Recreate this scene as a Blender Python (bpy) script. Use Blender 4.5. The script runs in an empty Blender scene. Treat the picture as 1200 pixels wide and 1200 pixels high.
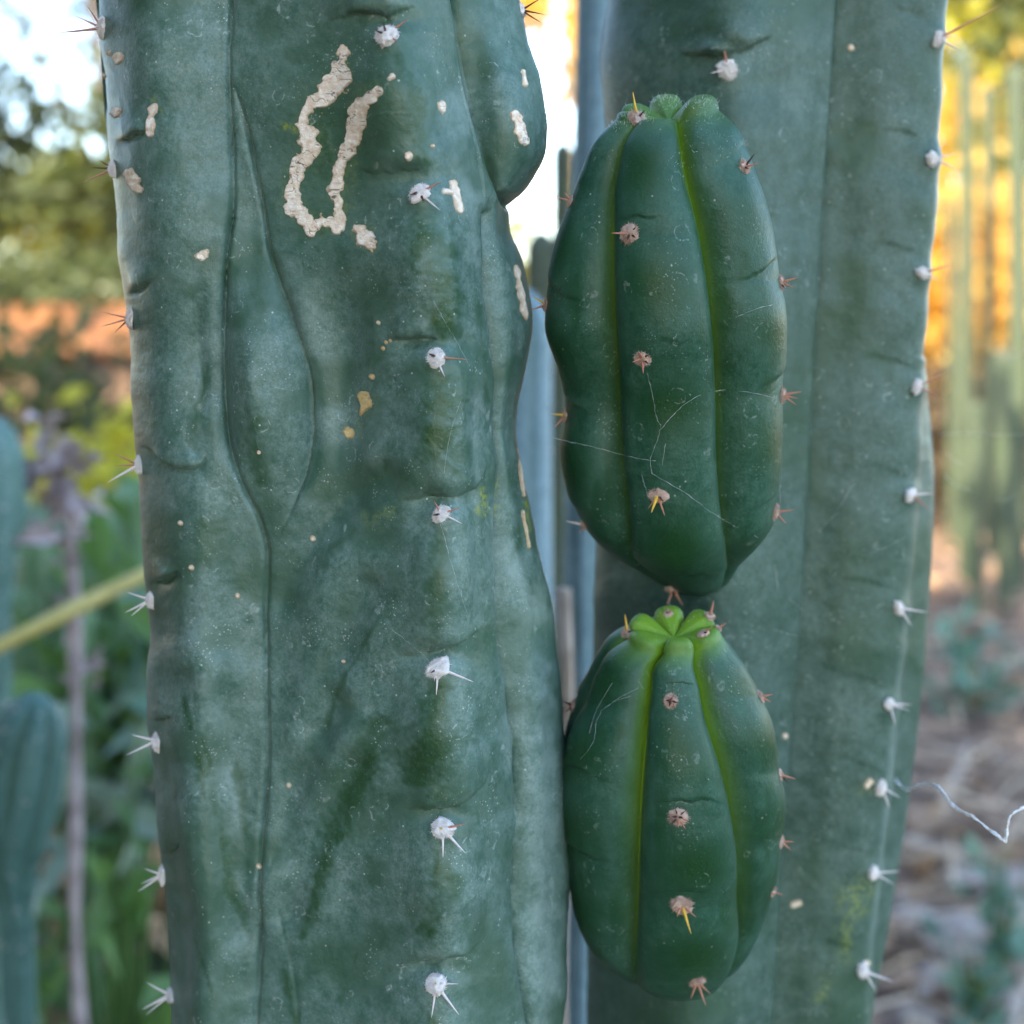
import bpy, math, random
import numpy as np
from mathutils import Vector, Matrix, Quaternion
from mathutils.bvhtree import BVHTree

# ------------------------------------------------------------------ camera, sky, sun, exposure
scene = bpy.context.scene
COL = scene.collection
PITCH = math.radians(8.0)
CAM = np.array([0.0, 0.0, 1.05])
cd = bpy.data.cameras.new('camera')
cam = bpy.data.objects.new('camera', cd)
COL.objects.link(cam)
cam.location = CAM
cam.rotation_euler = (math.pi/2 - PITCH, 0, 0)
cd.lens = 48; cd.sensor_width = 36; cd.sensor_height = 36; cd.sensor_fit = 'HORIZONTAL'
cd.clip_start = 0.01; cd.clip_end = 500
cd.dof.use_dof = True
cd.dof.focus_distance = 0.388
cd.dof.aperture_fstop = 8.0
scene.camera = cam

SUN_EL, SUN_AZ = math.radians(34), math.radians(-152)      # azimuth: from +Y towards +X
world = bpy.data.worlds.new('World'); scene.world = world
world.use_nodes = True
wn = world.node_tree
bg = wn.nodes['Background']
sky = wn.nodes.new('ShaderNodeTexSky'); sky.sky_type = 'NISHITA'
sky.sun_disc = False
sky.sun_elevation = SUN_EL; sky.sun_rotation = SUN_AZ
sky.air_density = 1.0; sky.dust_density = 0.4; sky.ozone_density = 1.0
wn.links.new(sky.outputs[0], bg.inputs[0])
bg.inputs[1].default_value = 0.13
sl = bpy.data.lights.new('sun', 'SUN'); sl.energy = 3.5; sl.angle = math.radians(0.5); sl.color = (1.0, 0.86, 0.66)
so = bpy.data.objects.new('sun', sl); COL.objects.link(so)
sd = Vector((math.sin(SUN_AZ)*math.cos(SUN_EL), math.cos(SUN_AZ)*math.cos(SUN_EL), math.sin(SUN_EL)))
so.rotation_euler = sd.to_track_quat('Z', 'Y').to_euler()
so.location = (-4, -7, 6)
vs = scene.view_settings
vs.view_transform = 'Standard'; vs.look = 'None'; vs.gamma = 1.0; vs.exposure = 2.72
scene.render.engine = 'CYCLES'

# ------------------------------------------------------------------ pixels to points
CP, SP = math.cos(PITCH), math.sin(PITCH)
def W(px, py, Y):
    """the point on the ray through photo pixel (px, py) at world depth Y"""
    px, py, Y = np.broadcast_arrays(np.asarray(px, float), np.asarray(py, float), np.asarray(Y, float))
    a = (px-600)/1600; b = (600-py)/1600
    t = Y/(CP+b*SP)
    return np.stack([CAM[0]+a*t, Y+0*t, CAM[2]+(-SP+b*CP)*t], -1)
def PJ(P):
    d = P-CAM
    f = d[..., 1]*CP-d[..., 2]*SP; u = d[..., 1]*SP+d[..., 2]*CP
    return 600+1600*d[..., 0]/f, 600-1600*u/f
def raydir(px, py):
    a = (px-600)/1600; b = (600-py)/1600
    return Vector((a, CP+b*SP, -SP+b*CP)).normalized()
def gY(py, z=0.0):
    """depth at which the ray of row py meets height z"""
    b = (600-py)/1600
    return (z-CAM[2])*(CP+b*SP)/(-SP+b*CP)
RIGHT = np.array([1., 0, 0]); UP = np.array([0, SP, CP]); TOW = np.array([0, -CP, SP])

# ------------------------------------------------------------------ numeric helpers
def cub(pts):
    """smooth curve v(y) through (y, v) points, straight beyond the ends"""
    xs = np.array([p[0] for p in pts], float); vsn = np.array([p[1] for p in pts], float)
    h = np.diff(xs); dl = np.diff(vsn)/h
    m = np.empty(len(xs)); m[0] = dl[0]; m[-1] = dl[-1]
    m[1:-1] = (dl[:-1]*h[1:]+dl[1:]*h[:-1])/(h[1:]+h[:-1])
    def f(x):
        x = np.asarray(x, float)
        i = np.clip(np.searchsorted(xs, x)-1, 0, len(xs)-2)
        t = (x-xs[i])/h[i]; tc = np.clip(t, 0, 1)
        r = ((2*tc**3-3*tc**2+1)*vsn[i]+(tc**3-2*tc**2+tc)*h[i]*m[i]+(-2*tc**3+3*tc**2)*vsn[i+1]+(tc**3-tc**2)*h[i]*m[i+1])
        r = r+np.where(t < 0, (t*h[i])*m[0], 0)+np.where(t > 1, (t-1)*h[i]*m[-1], 0)
        return r
    return f
def hsh(ix, iy, iz, seed):
    v = (ix*374761393+iy*668265263+iz*2147483647+seed*974634541).astype(np.int64)
    v = (v ^ (v >> 13))*1274126177
    v = v ^ (v >> 16)
    return (v & 0xffffff)/float(0xffffff)
def vnoise(P, sc, seed=0):
    q = np.asarray(P, float)*sc
    if q.shape[-1] == 2: q = np.concatenate([q, np.zeros(q.shape[:-1]+(1,))], -1)
    i = np.floor(q).astype(np.int64); f = q-i; f = f*f*(3-2*f)
    r = 0
    for dx in (0, 1):
        for dy in (0, 1):
            for dz in (0, 1):
                w = (f[..., 0] if dx else 1-f[..., 0])*(f[..., 1] if dy else 1-f[..., 1])*(f[..., 2] if dz else 1-f[..., 2])
                r = r+w*hsh(i[..., 0]+dx, i[..., 1]+dy, i[..., 2]+dz, seed)
    return r*2-1
def fbm(P, sc, seed=0, oc=4):
    r = 0; a = 1; s = 0
    for k in range(oc):
        r = r+a*vnoise(P, sc*2**k, seed+k*17); s += a; a *= .5
    return r/s
def sdist(px, py, path, maxd=80):
    """distance and signed side (>0 above / left of travel) from pixels to a polyline, plus blended per-point value"""
    path = np.asarray(path, float)
    D = np.full(px.shape, 1e9); S = np.ones(px.shape); V = np.zeros(px.shape)
    lo = path[:, :2].min(0)-maxd; hi = path[:, :2].max(0)+maxd
    idx = np.nonzero((px > lo[0]) & (px < hi[0]) & (py > lo[1]) & (py < hi[1]))
    x = px[idx]; y = py[idx]
    d0 = np.full(x.shape, 1e9); s0 = np.ones(x.shape); v0 = np.zeros(x.shape)
    for a, b in zip(path[:-1], path[1:]):
        e = b[:2]-a[:2]; L = max(e@e, 1e-9)
        t = np.clip(((x-a[0])*e[0]+(y-a[1])*e[1])/L, 0, 1)
        dx = x-a[0]-t*e[0]; dy = y-a[1]-t*e[1]
        d = np.hypot(dx, dy); k = d < d0
        cr = e[0]*dy-e[1]*dx
        d0[k] = d[k]; s0[k] = np.where(cr[k] < 0, 1, -1)
        if path.shape[1] > 2: v0[k] = (a[2]+(b[2]-a[2])*t)[k]
    D[idx] = d0; S[idx] = s0; V[idx] = v0
    return D, S, V
def smooth_path(pts, n=8):
    p = np.asarray(pts, float)
    if len(p) < 3: return p[0]+(p[-1]-p[0])*np.linspace(0, 1, n)[:, None]
    q = np.vstack([2*p[0]-p[1], p, 2*p[-1]-p[-2]]); out = []
    for i in range(1, len(q)-2):
        for t in np.linspace(0, 1, n, endpoint=False):
            out.append(.5*((2*q[i])+(-q[i-1]+q[i+1])*t+(2*q[i-1]-5*q[i]+4*q[i+1]-q[i+2])*t*t+(-q[i-1]+3*q[i]-3*q[i+1]+q[i+2])*t**3))
    out.append(p[-1]); return np.array(out)

# ------------------------------------------------------------------ object helpers
def mesh_np(name, V, F, mat=None, smooth=True, attr=None):
    me = bpy.data.meshes.new(name)
    V = np.asarray(V, np.float32).reshape(-1, 3)
    quads = [np.asarray(f, np.int32) for f in (F if isinstance(F, list) else [F]) if len(f)]
    me.vertices.add(len(V)); me.vertices.foreach_set('co', V.ravel())
    nl = sum(f.size for f in quads); npol = sum(len(f) for f in quads)
    me.loops.add(nl); me.polygons.add(npol)
    me.loops.foreach_set('vertex_index', np.concatenate([f.ravel() for f in quads]))
    tot = np.concatenate([np.full(len(f), f.shape[1], np.int32) for f in quads])
    st = np.concatenate([[0], np.cumsum(tot)[:-1]]).astype(np.int32)
    me.polygons.foreach_set('loop_start', st)
    me.polygons.foreach_set('use_smooth', np.full(npol, smooth))
    me.update(calc_edges=True)
    if attr is not None:
        a = me.attributes.new('mask', 'FLOAT_COLOR', 'POINT')
        a.data.foreach_set('color', np.asarray(attr, np.float32).ravel())
    if mat: me.materials.append(mat)
    return me
def link(name, data, parent=None, loc=(0, 0, 0), rot=None, scale=None):
    o = bpy.data.objects.new(name, data); COL.objects.link(o)
    o.parent = parent; o.location = loc
    if rot is not None:
        o.rotation_mode = 'QUATERNION'; o.rotation_quaternion = rot
    if scale is not None: o.scale = scale
    return o
def tag(o, label=None, cat=None, group=None, kind=None):
    if label: o['label'] = label
    if cat: o['category'] = cat
    if group: o['group'] = group
    if kind: o['kind'] = kind
    return o
def thing(name, loc, label, cat, group=None):
    return tag(link(name, None, None, loc), label, cat, group)
def grid_faces(nr, nc, closed=True):
    r = np.arange(nr-1)[:, None]; c = np.arange(nc if closed else nc-1)[None, :]
    a = r*nc+c; b = r*nc+(c+1) % nc
    return np.stack([a, b, b+nc, a+nc], -1).reshape(-1, 4)
def tube(pts, radii, n=6, cap=True):
    P = np.asarray(pts, float); R = np.broadcast_to(np.asarray(radii, float), (len(P),))
    T = np.gradient(P, axis=0); T /= np.linalg.norm(T, axis=1)[:, None]+1e-12
    ref = np.array([0, 0, 1.]) if abs(T[0, 2]) < .9 else np.array([1., 0, 0])
    A = np.cross(T, ref); A /= np.linalg.norm(A, axis=1)[:, None]+1e-12
    B = np.cross(T, A)
    th = np.arange(n)/n*2*math.pi
    V = P[:, None]+R[:, None, None]*(A[:, None]*np.cos(th)[None, :, None]+B[:, None]*np.sin(th)[None, :, None])
    F = [grid_faces(len(P), n)]
    V = V.reshape(-1, 3)
    if cap:
        k = len(V); V = np.vstack([V, P[0], P[-1]])
        i = np.arange(n)
        F.append(np.stack([np.full(n, k), (i+1) % n, i], -1))
        o = (len(P)-1)*n
        F.append(np.stack([np.full(n, k+1), o+i, o+(i+1) % n], -1))
    return V, F
class Bag:
    def __init__(s): s.V = []; s.F = {}; s.n = 0
    def add(s, V, F):
        V = np.asarray(V, float).reshape(-1, 3)
        for f in (F if isinstance(F, list) else [F]):
            if len(f): s.F.setdefault(f.shape[1], []).append(np.asarray(f)+s.n)
        s.V.append(V); s.n += len(V)
    def mesh(s, name, mat, smooth=True):
        return mesh_np(name, np.vstack(s.V), [np.vstack(f) for f in s.F.values()], mat, smooth)
def box(c, d, rz=0):
    c = np.asarray(c, float); d = np.asarray(d, float)/2
    V = np.array([[x, y, z] for z in (-1, 1) for x, y in ((-1, -1), (1, -1), (1, 1), (-1, 1))], float)*d
    ca, sa = math.cos(rz), math.sin(rz)
    V = np.stack([V[:, 0]*ca-V[:, 1]*sa, V[:, 0]*sa+V[:, 1]*ca, V[:, 2]], -1)+c
    return V, np.array([[3, 2, 1, 0], [4, 5, 6, 7], [0, 1, 5, 4], [1, 2, 6, 5], [2, 3, 7, 6], [3, 0, 4, 7]])

# ------------------------------------------------------------------ materials
class NT:
    def __init__(s, name):
        s.m = bpy.data.materials.new(name); s.m.use_nodes = True
        s.t = s.m.node_tree; s.t.nodes.clear()
        s.out = s.t.nodes.new('ShaderNodeOutputMaterial')
    def n(s, typ, **kw):
        nd = s.t.nodes.new(typ)
        ins = kw.pop('i', {})
        for k, v in kw.items(): setattr(nd, k, v)
        for k, v in ins.items():
            if hasattr(v, 'is_output'): s.t.links.new(v, nd.inputs[k])
            else: nd.inputs[k].default_value = v
        return nd
    def math(s, op, a, b=0.0, c=None, clamp=False):
        d = {0: a, 1: b}
        if c is not None: d[2] = c
        return s.n('ShaderNodeMath', operation=op, use_clamp=clamp, i=d).outputs[0]
    def mix(s, f, a, b):
        nd = s.t.nodes.new('ShaderNodeMix'); nd.data_type = 'RGBA'
        for k, v in ((0, f), (6, a), (7, b)):
            if hasattr(v, 'is_output'): s.t.links.new(v, nd.inputs[k])
            else: nd.inputs[k].default_value = v if k == 0 else (tuple(v)+(1,))[:4]
        return nd.outputs[2]
    def noise(s, vec, sc, det=4, rough=.55, dist=0.0):
        return s.n('ShaderNodeTexNoise', i={'Vector': vec, 'Scale': sc, 'Detail': det, 'Roughness': rough, 'Distortion': dist}).outputs[0]
    def ramp(s, f, a, b, lo=0., hi=1.):
        return s.n('ShaderNodeMapRange', interpolation_type='SMOOTHSTEP', i={0: f, 1: a, 2: b, 3: lo, 4: hi}).outputs[0]
    def vor(s, vec, sc, out='Distance', feat='F1'):
        return s.n('ShaderNodeTexVoronoi', feature=feat, i={'Vector': vec, 'Scale': sc}).outputs[out]
    def coord(s, which='Object'): return s.n('ShaderNodeTexCoord').outputs[which]
    def bump(s, h, st, dist=.001):
        return s.n('ShaderNodeBump', i={'Strength': st, 'Distance': dist, 'Height': h}).outputs[0]
    def bsdf(s, col, rough=.5, normal=None, spec=.5, sss=0, sssr=None, **kw):
        b = s.n('ShaderNodeBsdfPrincipled')
        for k, v in (('Base Color', col), ('Roughness', rough), ('Specular IOR Level', spec), ('Normal', normal)):
            if v is None: continue
            if hasattr(v, 'is_output'): s.t.links.new(v, b.inputs[k])
            else: b.inputs[k].default_value = (tuple(v)+(1,))[:4] if k == 'Base Color' else v
        if sss:
            b.inputs['Subsurface Weight'].default_value = sss
            b.inputs['Subsurface Radius'].default_value = sssr or (.5, 1, .4)
            b.inputs['Subsurface Scale'].default_value = .003
        s.t.links.new(b.outputs[0], s.out.inputs[0]); return b

def skin(name, dark, mid, bloom, lime, rub, bloom_amt=.5, dust=1.0, rough=.5, grain=.6, spec=.36):
    """cactus epidermis: waxy bloom over green, rubbed streaks, lime furrows, dust specks, dried water rings"""
    s = NT(name); co = s.coord()
    at = s.n('ShaderNodeAttribute', attribute_name='mask')
    sep = s.n('ShaderNodeSeparateColor', i={0: at.outputs['Color']})
    r, g, b = sep.outputs; a = at.outputs['Alpha']
    n1 = s.noise(co, 34, 4, .6, .4); n2 = s.noise(co, 170, 3, .6); n3 = s.noise(co, 1500, 2, .6); n4 = s.noise(co, 600, 3, .7)
    f = s.math('ADD', s.math('MULTIPLY', n1, .6), s.math('MULTIPLY', n2, .4))
    f = s.ramp(f, .32, .70)
    base = s.mix(f, dark, mid)
    bl = s.ramp(s.math('ADD', s.math('MULTIPLY', n2, .35), s.math('ADD', s.math('MULTIPLY', n4, .35), s.math('MULTIPLY', n3, .30))), .36, .68)
    bl = s.math('MULTIPLY', bl, s.math('ADD', s.math('MULTIPLY', n1, 1.2), bloom_amt-.35, clamp=True), clamp=True)
    bl = s.math('ADD', bl, s.math('MULTIPLY', b, .8), clamp=True)
    bl = s.math('MULTIPLY', bl, s.math('SUBTRACT', 1.0, s.math('MULTIPLY', r, .9)), clamp=True)
    c = s.mix(bl, base, bloom)
    rr = s.math('MULTIPLY', r, s.ramp(s.math('ADD', s.math('MULTIPLY', n4, .5), s.math('MULTIPLY', n3, .5)), .25, .55), clamp=True)
    c = s.mix(rr, c, rub)
    c = s.mix(g, c, lime)
    ya = s.math('MULTIPLY', a, s.ramp(n4, .4, .6), clamp=True)
    c = s.mix(ya, c, (.22, .27, .03))
    # dust specks and grains
    vd = s.vor(co, 900); vm = s.ramp(s.noise(co, 60, 4, .7), .52, .70)
    sp = s.math('MULTIPLY', s.ramp(vd, .26, .12), vm)
    vd2 = s.vor(co, 330); sp2 = s.math('MULTIPLY', s.ramp(vd2, .13, .06), s.ramp(s.noise(co, 90, 2), .55, .62))
    # splash rings left by dried drops
    wob = s.n('ShaderNodeVectorMath', operation='ADD', i={0: co, 1: s.n('ShaderNodeVectorMath', operation='SCALE', i={0: s.n('ShaderNodeTexNoise', i={'Vector': co, 'Scale': 260.}).outputs['Color'], 'Scale': .004}).outputs[0]}).outputs[0]
    v3 = s.vor(wob, 120); v3c = s.vor(wob, 120, 'Color')
    pick = s.ramp(s.n('ShaderNodeSeparateColor', i={0: v3c}).outputs[0], .70, .74)
    ring = s.math('MULTIPLY', s.ramp(s.math('ABSOLUTE', s.math('SUBTRACT', v3, .30)), .035, .01), pick)
    ring = s.math('MULTIPLY', ring, s.ramp(n4, .48, .60))
    spot = s.math('MULTIPLY', s.ramp(s.vor(wob, 95), .17, .13), s.ramp(s.n('ShaderNodeSeparateColor', i={0: s.vor(wob, 95, 'Color')}).outputs[1], .74, .78))
    d = s.math('ADD', s.math('MULTIPLY', sp, .75), s.math('MULTIPLY', sp2, .8), clamp=True)
    d = s.math('ADD', d, s.math('MULTIPLY', ring, .34), clamp=True)
    d = s.math('ADD', d, s.math('MULTIPLY', s.math('MULTIPLY', spot, s.ramp(n4, .35, .6)), .26), clamp=True)
    # wind-drawn scuffs
    st = s.n('ShaderNodeMapping', i={'Vector': wob, 'Scale': (1, 1, .18), 'Rotation': (0, .25, 0)}).outputs[0]
    sc = s.math('MULTIPLY', s.ramp(s.noise(st, 700, 5, .7), .66, .74), s.ramp(s.noise(co, 40, 2), .48, .62))
    d = s.math('ADD', d, s.math('MULTIPLY', sc, .45), clamp=True)
    d = s.math('MULTIPLY', d, dust, clamp=True)
    c = s.mix(d, c, (.50, .56, .52))
    ro = s.math('ADD', s.math('MULTIPLY', bl, .16), rough-.05)
    ro = s.math('ADD', ro, s.math('MULTIPLY', n4, .12))
    nb = s.bump(s.noise(co, 520, 4, .72), grain, .0006)
    s.bsdf(c, ro, nb, spec)
    return s.m

def plain(name, c1, c2, sc=200, rough=.7, bump=.3, dist=.0004, spec=.3, sss=0, lo=.35, hi=.65):
    s = NT(name); co = s.coord(); n = s.noise(co, sc, 5, .65)
    c = s.mix(s.ramp(n, lo, hi), c1, c2)
    s.bsdf(c, rough, s.bump(s.noise(co, sc*3, 4, .7), bump, dist) if bump else None, spec, sss)
    return s.m
def leafmat(name, c1, c2, trans=.5, sc=3.):
    s = NT(name); co = s.coord()
    g = s.n('ShaderNodeNewGeometry').outputs['Random Per Island']
    c = s.mix(s.math('ADD', s.math('MULTIPLY', g, .7), s.math('MULTIPLY', s.noise(co, sc), .3)), c1, c2)
    d = s.n('ShaderNodeBsdfPrincipled', i={'Base Color': c, 'Roughness': .55})
    t = s.n('ShaderNodeBsdfTranslucent', i={'Color': c})
    m = s.n('ShaderNodeMixShader', i={0: trans, 1: d.outputs[0], 2: t.outputs[0]})
    s.t.links.new(m.outputs[0], s.out.inputs[0]); return s.m

M = {}
M['skin_left'] = skin('weathered_cactus_skin', (.046, .106, .076), (.064, .136, .103), (.180, .262, .234), (.10, .22, .05), (.020, .064, .018), .46, .95, .36, .42, .42)
M['skin_right'] = skin('dusty_cactus_skin', (.030, .073, .050), (.041, .093, .067), (.125, .186, .160), (.09, .17, .07), (.024, .070, .022), .34, .8, .42, .4)
M['skin_shoot'] = skin('young_cactus_skin', (.010, .056, .029), (.015, .073, .041), (.070, .150, .112), (.200, .36, .020), (.008, .046, .008), .26, .55, .40, .42, .30)
M['skin_far'] = skin('blue_green_cactus_skin', (.05, .135, .120), (.08, .19, .165), (.19, .30, .28), (.09, .2, .05), (.02, .06, .02), .6, .3, .5)
M['skin_pale'] = skin('pale_blue_cactus_skin', (.15, .25, .28), (.21, .33, .36), (.30, .42, .46), (.09, .2, .05), (.05, .1, .06), .7, .3, .5)
M['skin_grey'] = skin('grey_green_cactus_skin', (.030, .042, .022), (.044, .058, .032), (.08, .095, .065), (.09, .2, .05), (.05, .1, .03), .6, .3, .55)
M['skin_bed'] = skin('bed_cactus_skin', (.05, .13, .05), (.09, .20, .08), (.20, .30, .18), (.09, .2, .05), (.02, .06, .02), .5, .3, .5)
M['skin_arm'] = skin('dark_teal_cactus_skin', (.025, .085, .078), (.045, .13, .115), (.12, .22, .20), (.05, .1, .04), (.02, .06, .02), .5, .3, .45)
M['wool'] = plain('white_areole_wool', (.76, .70, .66), (.92, .88, .84), 1500, .9, .8, .0003, .1)
M['wool_brown'] = plain('brown_areole_wool', (.44, .28, .21), (.74, .57, .48), 1800, .9, .8, .0003, .1)
M['spine_pale'] = plain('pale_spine', (.60, .50, .46), (.78, .72, .72), 260, .45, .1)
M['spine_red'] = plain('reddish_spine', (.30, .11, .07), (.52, .24, .15), 260, .4, .1)
M['spine_gold'] = plain('golden_spine', (.55, .26, .02), (.68, .46, .06), 260, .35, .1, sss=.2)
M['socket'] = plain('dark_spine_base', (.035, .018, .014), (.09, .04, .03), 800, .7, .3)
def corkmat():
    s = NT('corky_scar_tissue'); co = s.coord()
    at = s.n('ShaderNodeAttribute', attribute_name='mask')
    sep = s.n('ShaderNodeSeparateColor', i={0: at.outputs['Color']})
    crack, edge, tone = sep.outputs
    n = s.noise(co, 420, 5, .6); n2 = s.noise(co, 1500, 4, .7)
    c = s.mix(s.ramp(n, .35, .65), (.72, .57, .43), (.88, .80, .69))
    c = s.mix(s.math('MULTIPLY', tone, .9), c, (.62, .44, .14))
    c = s.mix(s.math('MULTIPLY', edge, .75), c, (.30, .20, .10))
    c = s.mix(s.math('MULTIPLY', crack, .85, clamp=True), c, (.06, .055, .06))
    s.bsdf(c, .85, s.bump(s.math('ADD', n, n2), .6, .0005), .2)
    return s.m
M['cork'] = corkmat()
M['web'] = plain('spider_silk', (.50, .52, .53), (.75, .76, .77), 900, .5, 0)
M['web_thick'] = plain('matted_spider_silk', (.80, .80, .80), (.95, .95, .94), 900, .6, 0)
M['bark'] = plain('tree_bark', (.05, .035, .025), (.12, .09, .07), 14, .9, .6, .01)
M['soil'] = None
M['wood'] = plain('weathered_timber', (.10, .06, .04), (.22, .14, .09), 9, .8, .4, .004)
M['wood_dark'] = plain('dark_timber', (.035, .025, .02), (.08, .055, .04), 9, .8, .4, .004)
M['rust'] = plain('rusty_orange_sheet', (.20, .075, .022), (.44, .19, .055), 3, .6, .2, .002)
M['pot'] = plain('black_plastic', (.010, .010, .014), (.022, .022, .03), 30, .45, .1)
M['bamboo'] = plain('yellow_bamboo', (.40, .34, .10), (.56, .50, .20), 18, .5, .1)
M['dry_stalk'] = plain('grey_dry_stalk', (.24, .19, .19), (.44, .37, .37), 40, .85, .5, .002)
M['stick'] = plain('bleached_stick', (.34, .25, .18), (.55, .43, .33), 40, .85, .4, .001)
M['stone'] = plain('pale_stone', (.22, .17, .14), (.42, .34, .28), 40, .85, .5, .002)
M['leaf_green'] = leafmat('weed_leaf', (.045, .12, .028), (.16, .28, .07), .4)
M['leaf_blue'] = leafmat('blue_green_leaf', (.06, .15, .10), (.17, .29, .21), .35)
M['leaf_pale'] = leafmat('pale_grey_green_leaf', (.14, .22, .15), (.32, .40, .30), .3)
M['leaf_brown'] = leafmat('brown_bush_leaf', (.035, .025, .015), (.10, .07, .035), .3)
M['leaf_dark'] = leafmat('dark_tree_leaf', (.035, .055, .015), (.10, .12, .03), .4)
M['leaf_yellow'] = leafmat('yellow_tree_leaf', (.40, .34, .02), (.58, .56, .07), .6)
M['leaf_orange'] = leafmat('orange_tree_leaf', (.60, .33, .06), (.75, .55, .12), .6)
M['leaf_dry'] = leafmat('dry_fallen_leaf', (.18, .090, .045), (.52, .34, .20), .15)
M['straw'] = leafmat('dry_straw', (.36, .23, .12), (.62, .46, .30), .1)
def soilmat():
    s = NT('dry_ground_soil'); co = s.coord()
    n = s.noise(co, 1.3, 6, .6); n2 = s.noise(co, 14, 6, .7)
    c = s.mix(s.ramp(n, .35, .65), (.12, .072, .048), (.22, .145, .10))
    c = s.mix(s.ramp(n2, .45, .65), c, (.30, .21, .155))
    s.bsdf(c, .95, s.bump(n2, .8, .03), .15); return s.m
M['soil'] = soilmat()
M['soil_dark'] = plain('potting_soil', (.015, .011, .01), (.05, .04, .035), 60, .95, .8, .004)

# ------------------------------------------------------------------ the ground
def build_ground():
    n = 150
    u = np.linspace(-1, 1, n); g = np.sign(u)*(np.abs(u)**2.6)*90
    X, Y = np.meshgrid(g, g+4.0)
    P2 = np.stack([X, Y], -1)
    Z = -.012+.035*fbm(P2, .9, 3, 3)+.010*fbm(P2, 5, 9, 3)
    Z = Z*np.clip(1-np.hypot(X, Y-4)/40, .1, 1)
    V = np.stack([X, Y, Z], -1)
    o = link('ground', mesh_np('ground', V, grid_faces(n, n, False), M['soil']))
    tag(o, kind='structure')
build_ground()

# ------------------------------------------------------------------ big stems from landmark curves
def ring_spline(cx, cy, seg):
    """periodic Catmull-Rom through control columns; seg[i] samples on the span i -> i+1"""
    n = len(cx); ox = []; oy = []; uu = []
    for i in range(n):
        a, b, c, d = (i-1) % n, i, (i+1) % n, (i+2) % n
        for k in range(seg[i]):
            t = k/seg[i]
            w = (-.5*t+t*t-.5*t**3, 1-2.5*t*t+1.5*t**3, .5*t+2*t*t-1.5*t**3, -.5*t*t+.5*t**3)
            ox.append(w[0]*cx[a]+w[1]*cx[b]+w[2]*cx[c]+w[3]*cx[d])
            oy.append(w[0]*cy[a]+w[1]*cy[b]+w[2]*cy[c]+w[3]*cy[d]); uu.append(i+t)
    return np.array(ox).T, np.array(oy).T, np.array(uu)
def grid_normals(P):
    du = np.roll(P, -1, 1)-np.roll(P, 1, 1); dv = np.gradient(P, axis=0)
    n = np.cross(du, dv); n /= np.linalg.norm(n, axis=-1)[..., None]+1e-12
    c = P.mean(1, keepdims=True)
    if (n*(P-c)).sum(-1).mean() < 0: n = -n
    return n
def arc(path):
    q = smooth_path(np.asarray(path, float)[:, :2]); L = np.concatenate([[0], np.cumsum(np.hypot(*np.diff(q, axis=0).T))])
    return np.concatenate([q, (L/L[-1])[:, None]], 1)
def fold(px, py, path, d=.0012, wa=16, wb=7):
    """an overlapping crease: skin above the line swells, skin below it tucks in; fades out at both ends"""
    D, S, V = sdist(px, py, arc(path), 60)
    P2 = np.stack([px, py], -1)
    end = np.clip(np.minimum(V, 1-V)*3.2, 0, 1)**1.3*(.75+.6*vnoise(P2, .05, 3))
    s = D*S+1.5*vnoise(P2, .12, 9)
    return end*d*np.where(s > 0, np.exp(-s/wa)*(1-np.exp(-s/3.0)), -.9*np.exp(s/wb))
def crease(px, py, path, d=.001, w=4, fade=.0):
    D, S, V = sdist(px, py, arc(path), 60)
    e = np.clip((1-V)/fade, 0, 1)*np.clip(V/fade, 0, 1) if fade else 1
    P2 = np.stack([px, py], -1)
    return -d*np.exp(-D/w)*e*(.85+.35*vnoise(P2, .03, 5))
def bump(px, py, x, y, rx, ry, d, rot=0):
    c, s = math.cos(rot), math.sin(rot)
    a = ((px-x)*c+(py-y)*s)/rx; b = (-(px-x)*s+(py-y)*c)/ry
    return d*np.exp(-(a*a+b*b))
def stroke(px, py, path, seed=0, soft=.6):
    """paint mask: path points carry a half width; ragged edge"""
    D, S, V = sdist(px, py, smooth_path(path), 60)
    P2 = np.stack([px, py], -1)
    n = fbm(P2, .045, seed, 3)*.9+fbm(P2, .2, seed+5, 2)*.5
    return np.clip((V*(1+n)-D)/(V*soft+1e-6), 0, 1)

def finish_stem(P, mk, top_z, taper_top, mat, name, base, parent):
    """carry the ring grid on down to the ground and up to a rounded tip"""
    ctr = P.mean(1)
    ax = ctr[8]-ctr[-9]; ax /= np.linalg.norm(ax)
    r0 = P[0]-ctr[0]; rb = P[-1]-ctr[-1]
    rows_t = []; mk_t = []
    H = (top_z-ctr[0][2])/ax[2]
    for k in range(1, 25):
        t = k/24
        lean = ax*H*t; lean[0] *= (1-.5*t)
        rr = math.sqrt(max(0, 1-max(0, (t-.78)/.22)**2))
        rows_t.append(ctr[0]+lean+r0*(1-(1-taper_top)*t)*max(rr, .004)); mk_t.append(mk[0])
    rows_b = []; mk_b = []
    Hb = (ctr[-1][2]+.10)/ax[2]
    for k in range(1, 17):
        t = k/16
        lean = -ax*Hb*t; lean[0] *= (1-.55*t)
        rows_b.append(ctr[-1]+lean+rb*(1-.15*t)); mk_b.append(mk[-1])
    A = np.concatenate([np.array(rows_t[::-1]), P, np.array(rows_b)], 0)
    mk = np.concatenate([np.array(mk_t[::-1]), mk, np.array(mk_b)], 0)
    me = mesh_np(name, A-np.array(base), grid_faces(A.shape[0], A.shape[1]), mat, True, mk.reshape(-1, 4))
    return link(name, me, parent), A
def bvh_of(P):
    return BVHTree.FromPolygons(P.reshape(-1, 3).tolist(), grid_faces(P.shape[0], P.shape[1]).tolist())

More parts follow.
